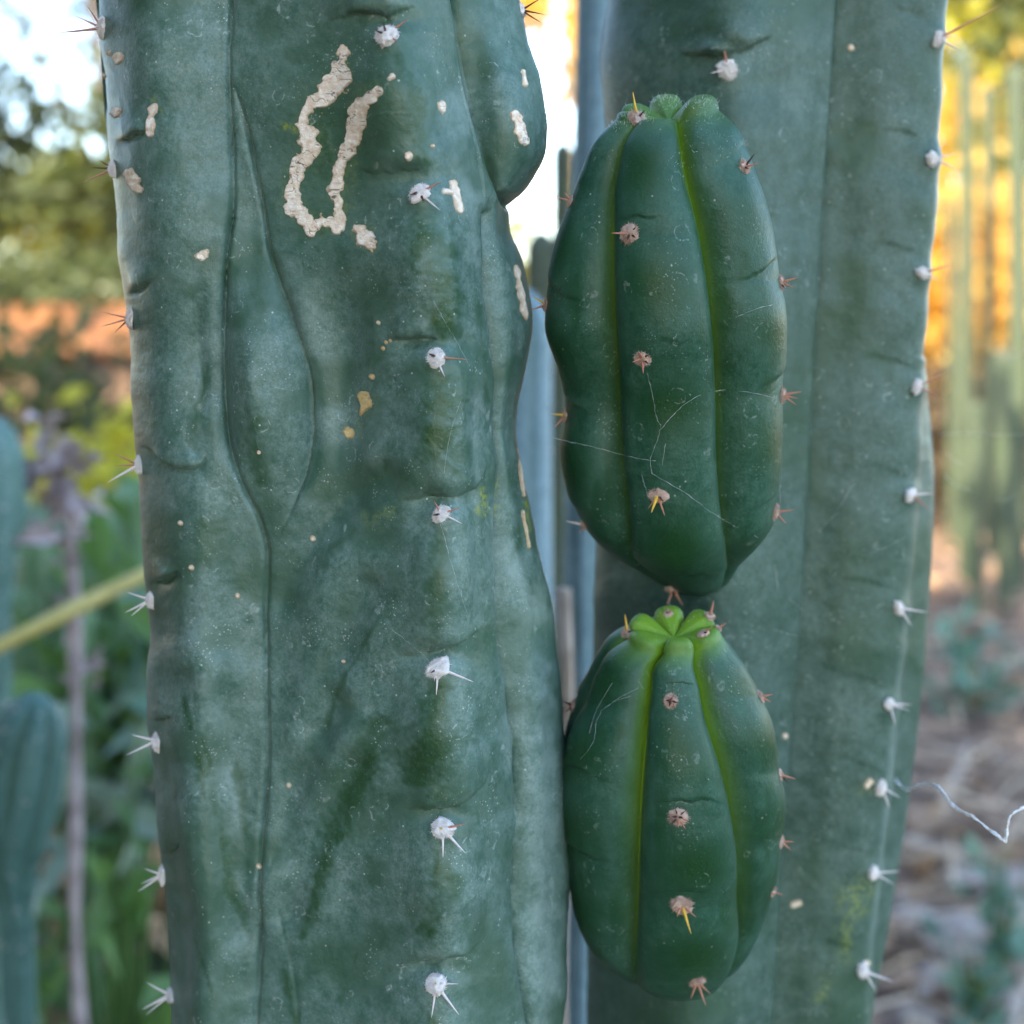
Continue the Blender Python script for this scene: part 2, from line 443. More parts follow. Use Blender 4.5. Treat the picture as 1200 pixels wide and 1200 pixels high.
def hit(bvh, px, py, toward=None, step=1.0):
    for k in range(60):
        h = bvh.ray_cast(Vector(CAM), raydir(px, py))
        if h[0] is not None:
            n = h[1]
            if n.dot(raydir(px, py)) > 0: n = -n
            return np.array(h[0]), np.array(n)
        if toward is None: return None, None
        px += step if toward > px else -step
    return None, None

# ---- left stem
Lx = cub([(-150, 108), (0, 113), (40, 117), (100, 121), (180, 129), (210, 134), (270, 141), (350, 149), (400, 153), (480, 158), (530, 161), (580, 165), (660, 172), (720, 177), (800, 179), (870, 181), (960, 188), (1030, 193), (1100, 198), (1200, 202), (1350, 208)])
Rx = cub([(-150, 612), (0, 612), (60, 618), (110, 629), (150, 636), (180, 632), (210, 614), (232, 600), (245, 598), (262, 601), (300, 608), (350, 619), (380, 621), (420, 615), (470, 608), (520, 607), (580, 613), (640, 624), (720, 642), (790, 656), (850, 660), (900, 661), (960, 665), (1020, 667), (1100, 664), (1200, 660), (1350, 655)])
G1x = cub([(-150, 262), (0, 268), (100, 272), (230, 290), (350, 300), (500, 305), (620, 312), (800, 306), (1000, 303), (1200, 302), (1350, 302)])
Ax = cub([(-150, 428), (40, 455), (225, 494), (418, 512), (601, 518), (783, 516), (970, 519), (1152, 512), (1350, 505)])
G2x = cub([(-150, 518), (0, 533), (80, 548), (160, 563), (240, 572), (330, 573), (450, 582), (540, 586), (620, 582), (720, 587), (850, 600), (950, 605), (1100, 608), (1200, 616), (1350, 620)])

def build_left():
    base = (W(380, 600, .44)[0]*1.0, .44, 0.0)
    root = thing('columnar_cactus', base, 'tall weathered green cactus column with a ring-shaped corky scar and white woolly areoles', 'cactus')
    y = np.concatenate([np.linspace(-150, -10, 40, endpoint=False), np.linspace(-10, 1210, 640), np.linspace(1214, 1350, 38)])
    l, r, g1, a, g2 = Lx(y), Rx(y), G1x(y), Ax(y), G2x(y)
    w = r-l
    lob = np.exp(-((y-120)/85)**2)*(y < 238)+0.0
    ctl = [(l, .437+0*y), (l+.035*w, .415+0*y), (l*.5+g1*.5-12, .4005+0*y), (g1, .400+0*y), ((g1+a)/2, .3905+0*y),
           (a, .3775+0*y), (a*.42+g2*.58, .3865+0*y), (g2, .3985+0*y), (g2*.45+r*.55, .4055-.004*lob), (r, .428+0*y),
           (r-.12*w, .472+0*y), (l+.5*w, .497+0*y), (l+.12*w, .474+0*y)]
    seg = [24, 46, 56, 62, 62, 46, 40, 34, 26, 14, 14, 14, 16]
    px, Yd, u = ring_spline([c[0] for c in ctl], [c[1] for c in ctl], seg)
    py = np.repeat(y[:, None], px.shape[1], 1)
    P = W(px, py, Yd)
    front = ((u > .05) & (u < 9.3))[None, :]*np.ones_like(px)
    left_of_g2 = (u < 7)[None, :]
    N = grid_normals(P)
    d = np.zeros_like(px)
    # the main furrow and the lens-shaped pleat that opens in it
    d += crease(px, py, [(268, -140), (268, 0), (267, 100), (272, 230), (265, 300), (262, 380), (262, 450), (268, 520), (282, 565), (300, 605), (309, 650), (305, 720), (306, 800), (308, 900), (304, 1000), (301, 1100), (298, 1200), (296, 1340)], .0036, 2.2)
    d += crease(px, py, [(272, 95), (284, 140), (300, 220), (312, 290), (330, 345), (350, 415), (356, 470), (354, 540), (342, 590), (325, 628)], .0034, 2.1, .12)
    d += bump(px, py, 308, 462, 36, 120, .0085, -.05)
    d += bump(px, py, 285, 200, 26, 150, -.0020, -.12)
    for pl in ([(265, 300), (261, 380), (260, 450), (267, 520), (282, 565)], [(312, 290), (331, 345), (351, 415), (358, 470), (356, 540), (343, 592)]):
        D, S, V = sdist(px, py, arc(pl), 60)
        d += -.0030*np.exp(-(D/11)**2)*np.clip(np.minimum(V, 1-V)*4, 0, 1)
    d += bump(px, py, 226, 430, 30, 105, -.0062)
    d += bump(px, py, 392, 455, 30, 140, -.0050)
    d += bump(px, py, 306, 800, 60, 250, -.0045)
    d += bump(px, py, 300, 1190, 40, 130, -.0018)
    d += crease(px, py, [(321, 1070), (333, 1110), (344, 1160), (348, 1205)], .0006, 2.5)
    # furrow on the right with the overhanging lobe above it
    d += crease(px, py, [(518, -140), (533, 0), (548, 80), (563, 160), (578, 212), (588, 232), (598, 242)], .0036, 3.0)
    d += crease(px, py, [(572, 250), (571, 330), (578, 400), (586, 470), (589, 540), (582, 610), (583, 720), (592, 800), (603, 870), (606, 950), (604, 1050), (608, 1130), (622, 1210)], .0034, 3.4)
    lobe = bump(px, py, 600, 120, 36, 95, .004)*(1/(1+np.exp((py-232)/3.0)))*(u > 6.8)[None, :]
    d += lobe
    d += bump(px, py, 600, 268, 22, 26, -.002)
    d += bump(px, py, 625, 800, 26, 150, .0015)
    # swellings of the rib between areoles, tucked folds above each
    for (x, yy) in ((455, 40), (492, 225), (511, 418), (517, 601), (514, 783), (518, 970), (511, 1152)):
        d += bump(px, py, x, yy+80, 40, 60, .0040)+bump(px, py, x, yy-16, 34, 15, -.0026)
        d += bump(px, py, x, yy, 17, 15, .0010)
    for pth in ([(380, 25), (420, 14), (452, 16), (490, 6)], [(420, 200), (455, 202), (478, 198), (510, 192)], [(455, 400), (490, 396), (518, 397)],
                [(468, 588), (500, 582), (535, 582), (560, 568), (572, 540)], [(462, 768), (490, 766), (530, 758), (562, 735)],
                [(470, 945), (500, 949), (540, 942), (565, 915), (575, 888)], [(452, 1146), (480, 1130), (520, 1126), (550, 1115), (570, 1090)]):
        d += fold(px, py, pth, .0022, 24, 8)
    for (pth, dd) in (([(133, 165), (155, 160), (178, 150)], .0008), ([(150, 345), (172, 335), (192, 315)], .0008),
                ([(163, 522), (178, 528), (195, 545), (215, 550), (232, 545), (240, 530)], .0011), ([(176, 684), (195, 680), (210, 668)], .0010), ([(181, 842), (196, 842), (208, 838)], .0008), ([(188, 1000), (203, 996), (216, 985)], .0006)):
        d += fold(px, py, pth, dd*2.2, 18, 5)
    # slack diagonal pleats at the foot
    for pth in ([(215, 800), (240, 900), (262, 1000), (285, 1090)], [(258, 820), (275, 920), (290, 1020)], [(410, 900), (370, 980), (335, 1070)], [(395, 830), (350, 920), (325, 1000)], [(330, 700), (360, 640), (400, 590), (450, 560)], [(430, 690), (400, 760), (370, 850)]):
        D, S, _ = sdist(px, py, smooth_path(pth), 70)
        d += -.0013*np.exp(-(D/18)**2)+.0009*np.exp(-((D-34)/20)**2)
    P2 = np.stack([px, py], -1)
    d += .0018*fbm(P2, .010, 4, 2)+.00028*fbm(P2, .04, 6, 3)+.00008*fbm(P2, .16, 8, 3)
    P = P+N*(d*front)[..., None]
    # colour masks: rubbed dark green, furrow, pale scuff plus sky sheen painted on right-hand faces, yellowing
    mk = np.zeros(px.shape+(4,))
    rub = np.zeros_like(px)
    strokes = [([(470, 70, 14), (492, 130, 22), (498, 180, 18)], .7), ([(505, 250, 18), (512, 300, 30), (525, 380, 26)], .9), ([(520, 440, 20), (518, 480, 28), (514, 540, 22)], .9),
               ([(520, 620, 10), (516, 680, 14), (514, 740, 16)], .6), ([(515, 805, 12), (508, 850, 34), (500, 900, 40), (515, 935, 28)], .75), ([(446, 862, 24), (410, 940, 28), (378, 1015, 21), (352, 1100, 8)], .75),
               ([(516, 1000, 12), (512, 1050, 18), (505, 1095, 16)], .8), ([(510, 1180, 12), (512, 1240, 18)], .8), ([(236, 870, 7), (256, 970, 12), (272, 1050, 12), (285, 1095, 6)], .65), ([(275, 890, 7), (284, 960, 8), (290, 1040, 6)], .5),
               ([(215, 820, 3), (232, 900, 6), (240, 940, 4)], .7), ([(380, 200, 25), (378, 240, 20)], .55), ([(375, 130, 20), (382, 180, 22), (374, 225, 16)], .7), ([(430, 320, 18), (440, 420, 20)], .45), ([(380, 650, 16), (440, 600, 14)], .55), ([(240, 430, 8), (222, 500, 12)], .5),
               ([(308, 500, 16), (306, 560, 20)], .6), ([(560, 360, 10), (570, 470, 8)], .5), ([(600, 560, 6), (606, 640, 6)], .5), ([(330, 1140, 8), (345, 1200, 8)], .7), ([(420, 1110, 5), (398, 1170, 6)], .6), ([(225, 1100, 4), (250, 1170, 5)], .6), ([(450, 720, 5), (400, 800, 6), (375, 860, 5)], .5)]
    for k, (pth, a_) in enumerate(strokes): rub = np.maximum(rub, min(1, a_*1.2)*stroke(px, py, pth, 31+k, 1.15))
    rub = np.maximum(rub, .45*np.clip(fbm(P2, .016, 77, 3)*2.4, 0, 1))
    rub = np.maximum(rub, bump(px, py, 395, 150, 80, 130, .55)+bump(px, py, 470, 110, 40, 70, .3))
    lf = np.zeros_like(px)
    sc = np.zeros_like(px)
    for k, (pth, a_) in enumerate([([(240, 800, 18), (262, 900, 20), (285, 1000, 10)], .55), ([(590, 800, 20), (640, 950, 22), (640, 1150, 22)], .4), ([(190, 560, 14), (210, 660, 20), (230, 760, 20)], .3), ([(500, -40, 16), (530, 60, 16), (548, 180, 15), (556, 300, 13)], .55), ([(590, 640, 16), (625, 760, 24), (636, 900, 26), (636, 1050, 24), (638, 1220, 22)], .45), ([(560, 420, 8), (556, 560, 10)], .35), ([(240, 400, 20), (238, 480, 15)], .35), ([(330, 300, 25), (370, 420, 25), (400, 560, 20)], .3), ([(460, 500, 18), (430, 540, 18)], .3), ([(628, 700, 14), (638, 780, 16)], .5), ([(575, 600, 6), (585, 760, 8), (596, 900, 8)], .5), ([(150, 420, 6), (168, 620, 7), (182, 820, 7), (192, 1000, 7)], .35), ([(440, 480, 26), (400, 540, 20)], .25), ([(640, 1000, 6), (648, 1050, 6)], .9), ([(622, 1020, 5), (618, 1060, 5)], .8)]):
        sc = np.maximum(sc, min(1, a_*1.5)*stroke(px, py, pth, 91+k, 1.2))
    ye = np.zeros_like(px)
    for k, (pth, a_) in enumerate([([(566, 575, 5), (564, 600, 6)], .8), ([(402, 60, 14), (396, 95, 22), (365, 122, 16), (352, 148, 14), (360, 170, 20), (345, 215, 18), (345, 244, 20), (380, 262, 17), (398, 250, 14), (394, 228, 16), (412, 170, 19), (420, 130, 18), (445, 104, 14)], .30), ([(425, 278, 16), (432, 284, 14)], .3), ([(430, 470, 14), (410, 505, 12)], .3), ([(586, 560, 3), (580, 610, 5)], .8), ([(611, 585, 3), (616, 620, 3)], 1), ([(335, 146, 6), (345, 152, 4)], .8), ([(512, 980, 3), (515, 990, 3)], .3), ([(438, 268, 8), (420, 268, 6)], .4), ([(430, 610, 14), (460, 600, 8)], .35), ([(176, 112, 4), (188, 130, 4)], .5)]):
        ye = np.maximum(ye, a_*stroke(px, py, pth, 131+k, .9))
    for q, v in enumerate((rub, lf, sc, ye)): mk[..., q] = v*front
    st, A = finish_stem(P, mk, 1.85, .9, M['skin_left'], 'stem', base, root)
    return root, np.array(base), P
left, left_base, left_P = build_left()
left_bvh = bvh_of(left_P)

# ---- right stem
RL = cub([(-150, 722), (0, 713), (60, 704), (130, 708), (200, 712), (400, 706), (600, 700), (700, 697), (900, 692), (1200, 688), (1350, 688)])
RA = cub([(-150, 860), (80, 853), (300, 846), (600, 835), (900, 815), (1200, 800), (1350, 795)])
RG = cub([(-150, 984), (0, 979), (150, 971), (300, 962), (450, 954), (600, 946), (750, 936), (900, 926), (1100, 912), (1200, 905), (1350, 898)])
RC = cub([(-150, 1116), (0, 1110), (45, 1104), (120, 1104), (190, 1097), (260, 1094), (320, 1086), (380, 1084), (455, 1079), (520, 1078), (582, 1071), (640, 1068), (713, 1058), (770, 1054), (825, 1046), (870, 1043), (923, 1037), (970, 1034), (1023, 1028), (1080, 1023), (1138, 1016), (1200, 1014), (1350, 1004)])
RR = cub([(-150, 1088), (0, 1086), (300, 1076), (430, 1078), (490, 1086), (560, 1091), (640, 1089), (760, 1081), (850, 1073), (950, 1060), (1040, 1046), (1120, 1032), (1200, 1016), (1350, 1000)])

def build_right():
    base = (W(880, 600, .535)[0]*1.0, .535, 0.0)
    root = thing('columnar_cactus', base, 'dusty grey-green cactus column carrying two young rounded shoots on its side', 'cactus')
    y = np.concatenate([np.linspace(-150, -10, 24, endpoint=False), np.linspace(-10, 1210, 470), np.linspace(1216, 1350, 24)])
    l, a, g, c, r = RL(y), RA(y), RG(y), RC(y), RR(y)
    w = c-l; o = 0*y
    ctl = [(l, .528+o), (l+38, .500+o), (a, .4745+o), (a*.5+g*.5+8, .481+o), (g, .4945+o), (g*.55+c*.45, .4928+o), (c-14, .4942+o), (c, .5005+o),
           (c*.6+r*.4-6, .516+o), (r, .535+o), (c-.22*w, .580+o), (l+.5*w, .600+o), (l+.16*w, .576+o)]
    ctl = [(a_, b_-.010) for a_, b_ in ctl]
    seg = [24, 40, 44, 36, 56, 46, 20, 20, 20, 14, 14, 14, 16]
    px, Yd, u = ring_spline([q[0] for q in ctl], [q[1] for q in ctl], seg)
    py = np.repeat(y[:, None], px.shape[1], 1)
    P = W(px, py, Yd)
    front = ((u > .05) & (u < 8.8))[None, :]*np.ones_like(px)
    N = grid_normals(P)
    d = np.zeros_like(px)
    gp = [(float(RG(t)), t) for t in range(-150, 1351, 75)]
    D, S, _ = sdist(px, py, gp, 90)
    d += np.where(S > 0, -.0020*np.exp(-D/6), .0016*np.exp(-D/20)-.0030*np.exp(-D/2.5))
    d += fold(px, py, [(795, 62), (830, 66), (870, 60), (905, 40)], .0032, 36, 16)
    d += bump(px, py, 853, 82, 20, 18, .0012)+bump(px, py, 850, 20, 60, 40, .002)+bump(px, py, 850, 160, 50, 60, .0015)
    for yy in (45, 187, 320, 453, 580, 713, 825, 923, 1023, 1138):
        x = float(RC(yy)); d += bump(px, py, x-6, yy, 16, 15, .0012)
        d += fold(px, py, [(x-75, yy-34), (x-45, yy-34), (x-15, yy-24), (x+4, yy-14)], .0003, 24, 14)
        d += bump(px, py, x-40, yy+50, 40, 40, .0012)
    cp = [(float(RC(t)), t) for t in range(-150, 1351, 50)]
    D, S, _ = sdist(px, py, cp, 40)
    d += .0010*np.exp(-D/4)*(py > 420)
    P2 = np.stack([px, py], -1)
    d += .0013*fbm(P2, .010, 24, 2)+.0003*fbm(P2, .05, 26, 3)
    P = P+N*(d*front)[..., None]
    mk = np.zeros(px.shape+(4,))
    rub = .45*np.clip(fbm(P2, .012, 177, 3)*2.0, 0, 1)
    sc = np.zeros_like(px); ye = np.zeros_like(px)
    for k, (pth, a_) in enumerate([([(930, 20, 26), (925, 110, 26)], .5), ([(850, 95, 16), (880, 70, 12), (905, 55, 8)], .4), ([(1040, 100, 16), (1050, 300, 20), (1030, 480, 20)], .25), ([(985, 420, 10), (975, 560, 12)], .2), ([(1008, 1000, 16), (1010, 950, 12)], .35), ([(1020, 1150, 8), (1014, 1230, 9)], .6)]):
        sc = np.maximum(sc, a_*stroke(px, py, pth, 191+k, 1.4))
    D2, S2, _ = sdist(px, py, cp, 40)
    sc = np.maximum(sc, .75*np.exp(-(D2/3.0)**2)*np.clip((py-560)/200, 0, 1))
    for k, (pth, a_) in enumerate([([(990, 1060, 16), (1010, 1040, 16), (985, 1120, 14)], .55), ([(1010, 925, 12), (1018, 920, 10)], .5), ([(960, 1170, 10), (970, 1150, 10)], .5)]):
        ye = np.maximum(ye, a_*stroke(px, py, pth, 231+k, 1.4))
    for q, v in enumerate((rub, 0*sc, sc, ye)): mk[..., q] = v*front
    finish_stem(P, mk, 1.95, .92, M['skin_right'], 'stem', base, root)
    return root, np.array(base), P
right, right_base, right_P = build_right()
right_bvh = bvh_of(right_P)

# ------------------------------------------------------------------ young shoots
def shoot_grid(tip_px, base_px, y_prof, gl, gr, ribs, areole_y, seedv, lobes=(.0045,)*6, apex_drop=.002, tipl=.85, lw=.75, Ytip=.418, Ybase=.452):
    """polar body: crest outline and furrow outline share one parameter along the axis; ribs given by furrow angles (degrees, 0 = facing front)"""
    Pt = W(tip_px[0], tip_px[1], Ytip); Pb = W(base_px[0], base_px[1], Ybase)
    axis = Pt-Pb; L = np.linalg.norm(axis); axis /= L
    e1 = np.array([1., 0, 0])-axis*axis[0]; e1 /= np.linalg.norm(e1)
    e2 = np.cross(axis, e1)                       # points away or toward
    if e2[1] > 0: e2 = -e2                        # toward the camera
    # outline from the photo: rows (y, xl, xr) -> height h on axis, centre shift and radius
    hs, cs, rs = [], [], []
    for (yy, xl, xr) in y_prof:
        t = (base_px[1]-yy)/(base_px[1]-tip_px[1])
        Yd = Ybase+(Ytip-Ybase)*t
        s = Yd/(CP+(600-yy)/1600*SP)/1600
        c0 = Pb+axis*(t*L)
        hs.append(t*L); cs.append((xl+xr)/2*s-600*s-c0[0]); rs.append((xr-xl)/2*s)
    hs, cs, rs = map(np.array, (hs, cs, rs))
    o = np.argsort(hs); hs, cs, rs = hs[o], cs[o], rs[o]
    rf = cub(list(zip(hs, rs))); cf = cub(list(zip(hs, cs)))
    nr, nc = 330, 432
    # parameter t: 0 base pole .. 1 apex
    t = np.linspace(0, 1, nr)
    hb, ht = hs[0], hs[-1]
    # arc-like spacing: more rows at the round ends
    tb = np.clip(t/.93, 0, 1)
    hc = hb+(ht-hb)*(tb+.06*np.sin(-2*math.pi*tb)*.9)
    rc = rf(hc)
    cap = t > .93
    q = np.clip((t-.93)/.07, 0, 1)
    rtop = rf(ht)
    rc = np.where(cap, rtop*(1-q**1.45), rc)
    hcrest = np.where(cap, ht-apex_drop*q, hc); lift = np.where(cap, np.sin(q**.62*math.pi), 0)
    foot = np.clip(t/.05, 0, 1); rc = rc*np.sqrt(np.clip(1-(1-foot)**2, .0004, 1))
    gd = np.interp(t, [0, .1, .3, .6, .85, .93, 1], [.02, .18, .30, .33, .38, .44, 0])      # furrow depth share
    rg = rc*(1-gd)
    hg = np.where(t > .7, hcrest-np.interp(t, [.7, .9, .95, 1], [0, .0020, .0040, 0]), hcrest)
    cen = cf(np.clip(hc, hb, ht)); cen = np.where(cap, cf(ht), cen)
    # furrow angle curves: two measured ones, the rest from the list
    gl = cub(gl); gr = cub(gr)
    y_of_h = base_px[1]-(hc/L)*(base_px[1]-tip_px[1])
    xc = np.interp(hc, hs, [0]*len(hs))
    mid = cub([(yy, (xl+xr)/2) for yy, xl, xr in y_prof]); hw = cub([(yy, (xr-xl)/2) for yy, xl, xr in y_prof])
    th = np.zeros((nr, len(ribs)))
    for k, a in enumerate(ribs):
        if a in ('L', 'R'):
            gx = (gl if a == 'L' else gr)(np.clip(y_of_h, y_prof[0][0], y_prof[-1][0]))
            v = np.degrees(np.arcsin(np.clip((gx-mid(y_of_h))/(hw(y_of_h)*.86), -.8, .8)))
            lim = (v[int(nr*.25)], v[int(nr*.80)])
            v[:int(nr*.10)] = v[int(nr*.10)]; v[int(nr*.84):] = v[int(nr*.84)]
            th[:, k] = v
        else: th[:, k] = a
    ker = np.ones(15)/15
    for k in range(len(ribs)): th[:, k] = np.convolve(np.pad(th[:, k], 7, 'edge'), ker, 'valid')
    nk = len(ribs)
    per = nc//nk
    ANG = []; Sp = []; RIB = []; FS = []
    for k in range(nk):
        a0 = th[:, k]; a1 = th[:, (k+1) % nk]+(360 if k == nk-1 else 0)
        f = np.arange(per)/per
        f = .5-.5*np.cos(f*math.pi) if False else f
        ANG.append(a0[:, None]+(a1-a0)[:, None]*f[None, :])
        Sp.append(np.broadcast_to(np.abs(2*f-1)[None, :], (nr, per))); RIB.append(np.full((nr, per), k)); FS.append(np.broadcast_to((2*f-1)[None, :], (nr, per)))
    ANG = np.radians(np.concatenate(ANG, 1)); S = np.concatenate(Sp, 1); RIB = np.concatenate(RIB, 1); FS = np.concatenate(FS, 1)
    nc = ANG.shape[1]
    topw = np.clip((t-.72)/.2, 0, 1)[:, None]
    prof = (1-topw)*(.46*S**2.2+.28*S**5+.26*S**12)+topw*(.30*S**2.2+.25*S**5+.45*S**14)      # round shoulders, sharp furrow
    R = rc[:, None]*(1-prof)+rg[:, None]*prof
    Hh = hcrest[:, None]*(1-prof)+hg[:, None]*prof
    Hh = Hh+np.array(lobes)[RIB]*lift[:, None]*(1-S**5)
    # tubercles: swelling between areoles, nick above each areole
    P0 = Pb+axis*Hh[..., None]+e1*((np.sin(ANG)*R)+cen[:, None])[..., None]+e2*(np.cos(ANG)*R)[..., None]
    yy2 = PJ(P0)[1]
    wob = (1-S**2.2)
    nick = np.zeros_like(R); swell = np.zeros_like(R)
    for k in range(nk):
        ay = areole_y[k % len(areole_y)] if not isinstance(areole_y, dict) else areole_y.get(k, areole_y['d'])
        ay = sorted(ay); m = RIB == k
        arr = np.array([ay[0]-120]+list(ay)+[ay[-1]+130], float)
        i = np.clip(np.searchsorted(arr, yy2)-1, 0, len(arr)-2)
        p = np.clip((yy2-arr[i])/(arr[i+1]-arr[i]), 0, 1)
        sw = np.sin(math.pi*np.clip(p, 0, 1)**.9)
        swell[m] = (sw*wob)[m]
        dn = (yy2-(arr[i+1]-20+10*(S**2)+{2: -26., 0: 26.}.get(k, 0.)*FS+3*vnoise(np.stack([FS*3, yy2*.01], -1), 1.7, seedv+k+40)))
        fo = np.where(dn < 0, np.exp(dn/14)*(1-np.exp(dn/3.)), -.8*np.exp(-dn/9.))
        nick[m] = (fo*np.clip(1-S*1.2, 0, 1)**1.4*np.clip(.55+1.3*vnoise(np.stack([ANG*2.0, yy2*.02], -1), 1.3, seedv+k), .1, 1.2))[m]
    body = np.clip(t*8, 0, 1)[:, None]*np.clip((.965-t)*20, 0, 1)[:, None]
    R = R+body*(.0009*swell+.0010*nick)
    SA = np.stack([np.sin(ANG), np.cos(ANG), Hh], -1)
    R = R+.0006*fbm(np.stack([ANG*.03, ANG*0, Hh], -1)*1000, .05, seedv, 3)*body
    P = Pb+axis*Hh[..., None]+e1*((np.sin(ANG)*R)+cen[:, None])[..., None]+e2*(np.cos(ANG)*R)[..., None]
    # the foot bends back to where the shoot grows from the old stem
    back = np.clip(1-t/.22, 0, 1)**2
    P = P+np.array([0.004, .020, -.004])*back[:, None, None]
    mk = np.zeros(P.shape[:2]+(4,))
    tt = np.repeat(t[:, None], nc, 1)
    fur = np.clip((S-.90)/.10, 0, 1)**1.6
    mk[..., 1] = np.clip(np.clip((S-.70)/.30, 0, 1)**2.0*lw*np.interp(tt, [0, .25, .5, .8, .93, 1], [0, .04, .20, .62, .85, .9])+fur*np.interp(tt, [0, .2, .5, .85, 1], [.06, .18, .40, .75, .9])+tipl*np.clip((tt-.87)/.09, 0, 1)**2, 0, .95)
    ppx, ppy = PJ(P)
    rub = np.zeros_like(ppx)
    for k in range(nk):
        ay = areole_y.get(k, areole_y['d'])
        for q_ in ay:
            rub = np.maximum(rub, (RIB == k)*np.exp(-((yy2-q_-58)/32)**2-(S/.5)**2))
    rub = np.maximum(rub*.9, .5*np.clip(fbm(np.stack([ppx, ppy*.35], -1), .04, seedv+5, 3)*3-.6, 0, 1))
    mk[..., 0] = np.clip(rub, 0, 1)*(1-mk[..., 1])
    mk[..., 2] = np.clip(np.interp(tt, [0, .8, .9, 1], [0, 0, .25, 0])*(1-S)+.35*np.clip(fbm(np.stack([ppx, ppy*.5], -1), .03, seedv+9, 3)*2-.5, 0, 1), 0, 1)
    return Pb, P, mk
def build_shoot(name, label, tip_px, base_px, y_prof, *args, **kw):
    work = [list(r_) for r_ in y_prof]
    for it in range(4):                           # correct the outline until its projection follows the photo
        Pb, P, mk = shoot_grid(tip_px, base_px, work, *args, **kw)
        if it == 3: break
        ppx, ppy = PJ(P)
        cor = np.zeros((len(work), 2))
        for qi, (yy, xl, xr) in enumerate(y_prof):
            m = np.abs(ppy-yy) < 3
            if m.sum() < 20: continue
            dl = np.clip(xl-ppx[m].min(), -12, 12); dr = np.clip(xr-ppx[m].max(), -12, 12)
            cor[qi] = dl, dr
        cor = np.pad(cor, ((1, 1), (0, 0)), 'edge'); cor = (.25*cor[:-2]+.5*cor[1:-1]+.25*cor[2:])*.75
        for r_, c_ in zip(work, cor): r_[1] += c_[0]; r_[2] += c_[1]
    loc = Pb-right_base
    me = mesh_np(name, P-Pb, grid_faces(P.shape[0], P.shape[1]), M['skin_shoot'], True, mk.reshape(-1, 4))
    o = link(name, me, right, loc); o['label'] = label
    return o, Pb, P
up_prof = [(134, 724, 850), (150, 706, 865), (180, 690, 880), (240, 663, 899), (300, 646, 911), (350, 640, 920), (380, 642, 922), (420, 650, 921), (450, 655, 919), (500, 656, 917), (560, 664, 915), (600, 676, 910), (630, 697, 896), (655, 724, 878), (675, 752, 862), (698, 790, 838)]
shoot_up, up_base, up_P = build_shoot('young_shoot', 'larger dark green shoot, the upper of the two', (778, 134), (805, 697), up_prof,
    [(130, 738), (190, 712), (250, 706), (320, 706), (400, 712), (500, 718), (570, 727), (640, 737), (690, 750)],
    [(130, 788), (180, 795), (250, 815), (330, 826), (400, 832), (480, 833), (560, 838), (620, 845), (690, 850)],
    [-105, 'L', 'R', 88, 150, 205], {1: [140, 274, 420, 580, 692], 2: [196, 330, 463, 600], 0: [235, 355, 487, 615], 'd': [180, 300, 440, 570]}, 301, Ytip=.416, Ybase=.448, lobes=(.0026, .0004, .0050, .0048, .0055, .004), tipl=.35)
lo_prof = [(741, 720, 847), (750, 708, 853), (770, 695, 868), (800, 682, 886), (826, 670, 898), (860, 662, 908), (920, 658, 918), (980, 660, 917), (1040, 667, 908), (1080, 677, 897), (1110, 691, 884), (1135, 716, 868), (1152, 745, 852), (1164, 785, 832)]
shoot_lo, lo_base, lo_P = build_shoot('young_shoot', 'smaller shoot with a lime green tip, the lower of the two', (787, 741), (805, 1162), lo_prof,
    [(722, 768), (770, 752), (840, 740), (900, 735), (980, 733), (1060, 733), (1120, 740), (1162, 750)],
    [(722, 800), (750, 810), (790, 820), (850, 840), (920, 855), (1000, 860), (1080, 862), (1140, 860), (1162, 855)],
    [-98, 'L', 'R', 98, 155, 208], {1: [820, 957, 1063, 1155], 2: [742, 817, 907, 985], 0: [740, 826, 918, 1010], 'd': [725, 830, 930, 1030]}, 351, Ytip=.414, Ybase=.446, lobes=(.0034, .0044, .0032, .0034, .0036, .0036), lw=1.35, tipl=.82)
up_bvh = bvh_of(up_P); lo_bvh = bvh_of(lo_P)

# ------------------------------------------------------------------ areoles and spines
def wool_mesh(name, mat, seed, hairs=260, hl=.55, lump=.22):
    rng = np.random.RandomState(seed)
    nt, npn = 16, 28
    th = np.linspace(0.02, 2.0, nt)[:, None]; ph = np.arange(npn)[None, :]/npn*2*math.pi
    D = np.stack([np.sin(th)*np.cos(ph), np.sin(th)*np.sin(ph), np.cos(th)+0*ph], -1)
    r = 1+lump*fbm(D+seed, 1.3, seed, 2)+lump*.55*fbm(D+seed*2, 4.5, seed+4, 2)
    V = D*r[..., None]*np.array([.80, .80, .55])
    b = Bag(); b.add(V, grid_faces(nt, npn))
    d = rng.randn(hairs, 3); d[:, 2] = np.abs(d[:, 2])+.1; d /= np.linalg.norm(d, axis=1)[:, None]
    p0 = d*np.array([.78, .78, .50]); jit = rng.randn(hairs, 3)*.6; jit[:, 2] -= .25
    dirn = d+jit; dirn /= np.linalg.norm(dirn, axis=1)[:, None]
    ln = hl*(.25+.75*rng.rand(hairs)**2)[:, None]
    side = np.cross(dirn, rng.randn(hairs, 3)); side /= np.linalg.norm(side, axis=1)[:, None]
    p1 = p0+dirn*ln
    HV = np.stack([p0-side*.026, p0+side*.026, p1], 1).reshape(-1, 3)
    b.add(HV, np.arange(hairs*3).reshape(-1, 3))
    return b.mesh(name, mat)
WOOL = [wool_mesh('areole', M['wool'], k+1, 900, .36, .46) for k in range(4)]
WOOLB = [wool_mesh('areole', M['wool_brown'], k+11, 900, .45, .46) for k in range(4)]
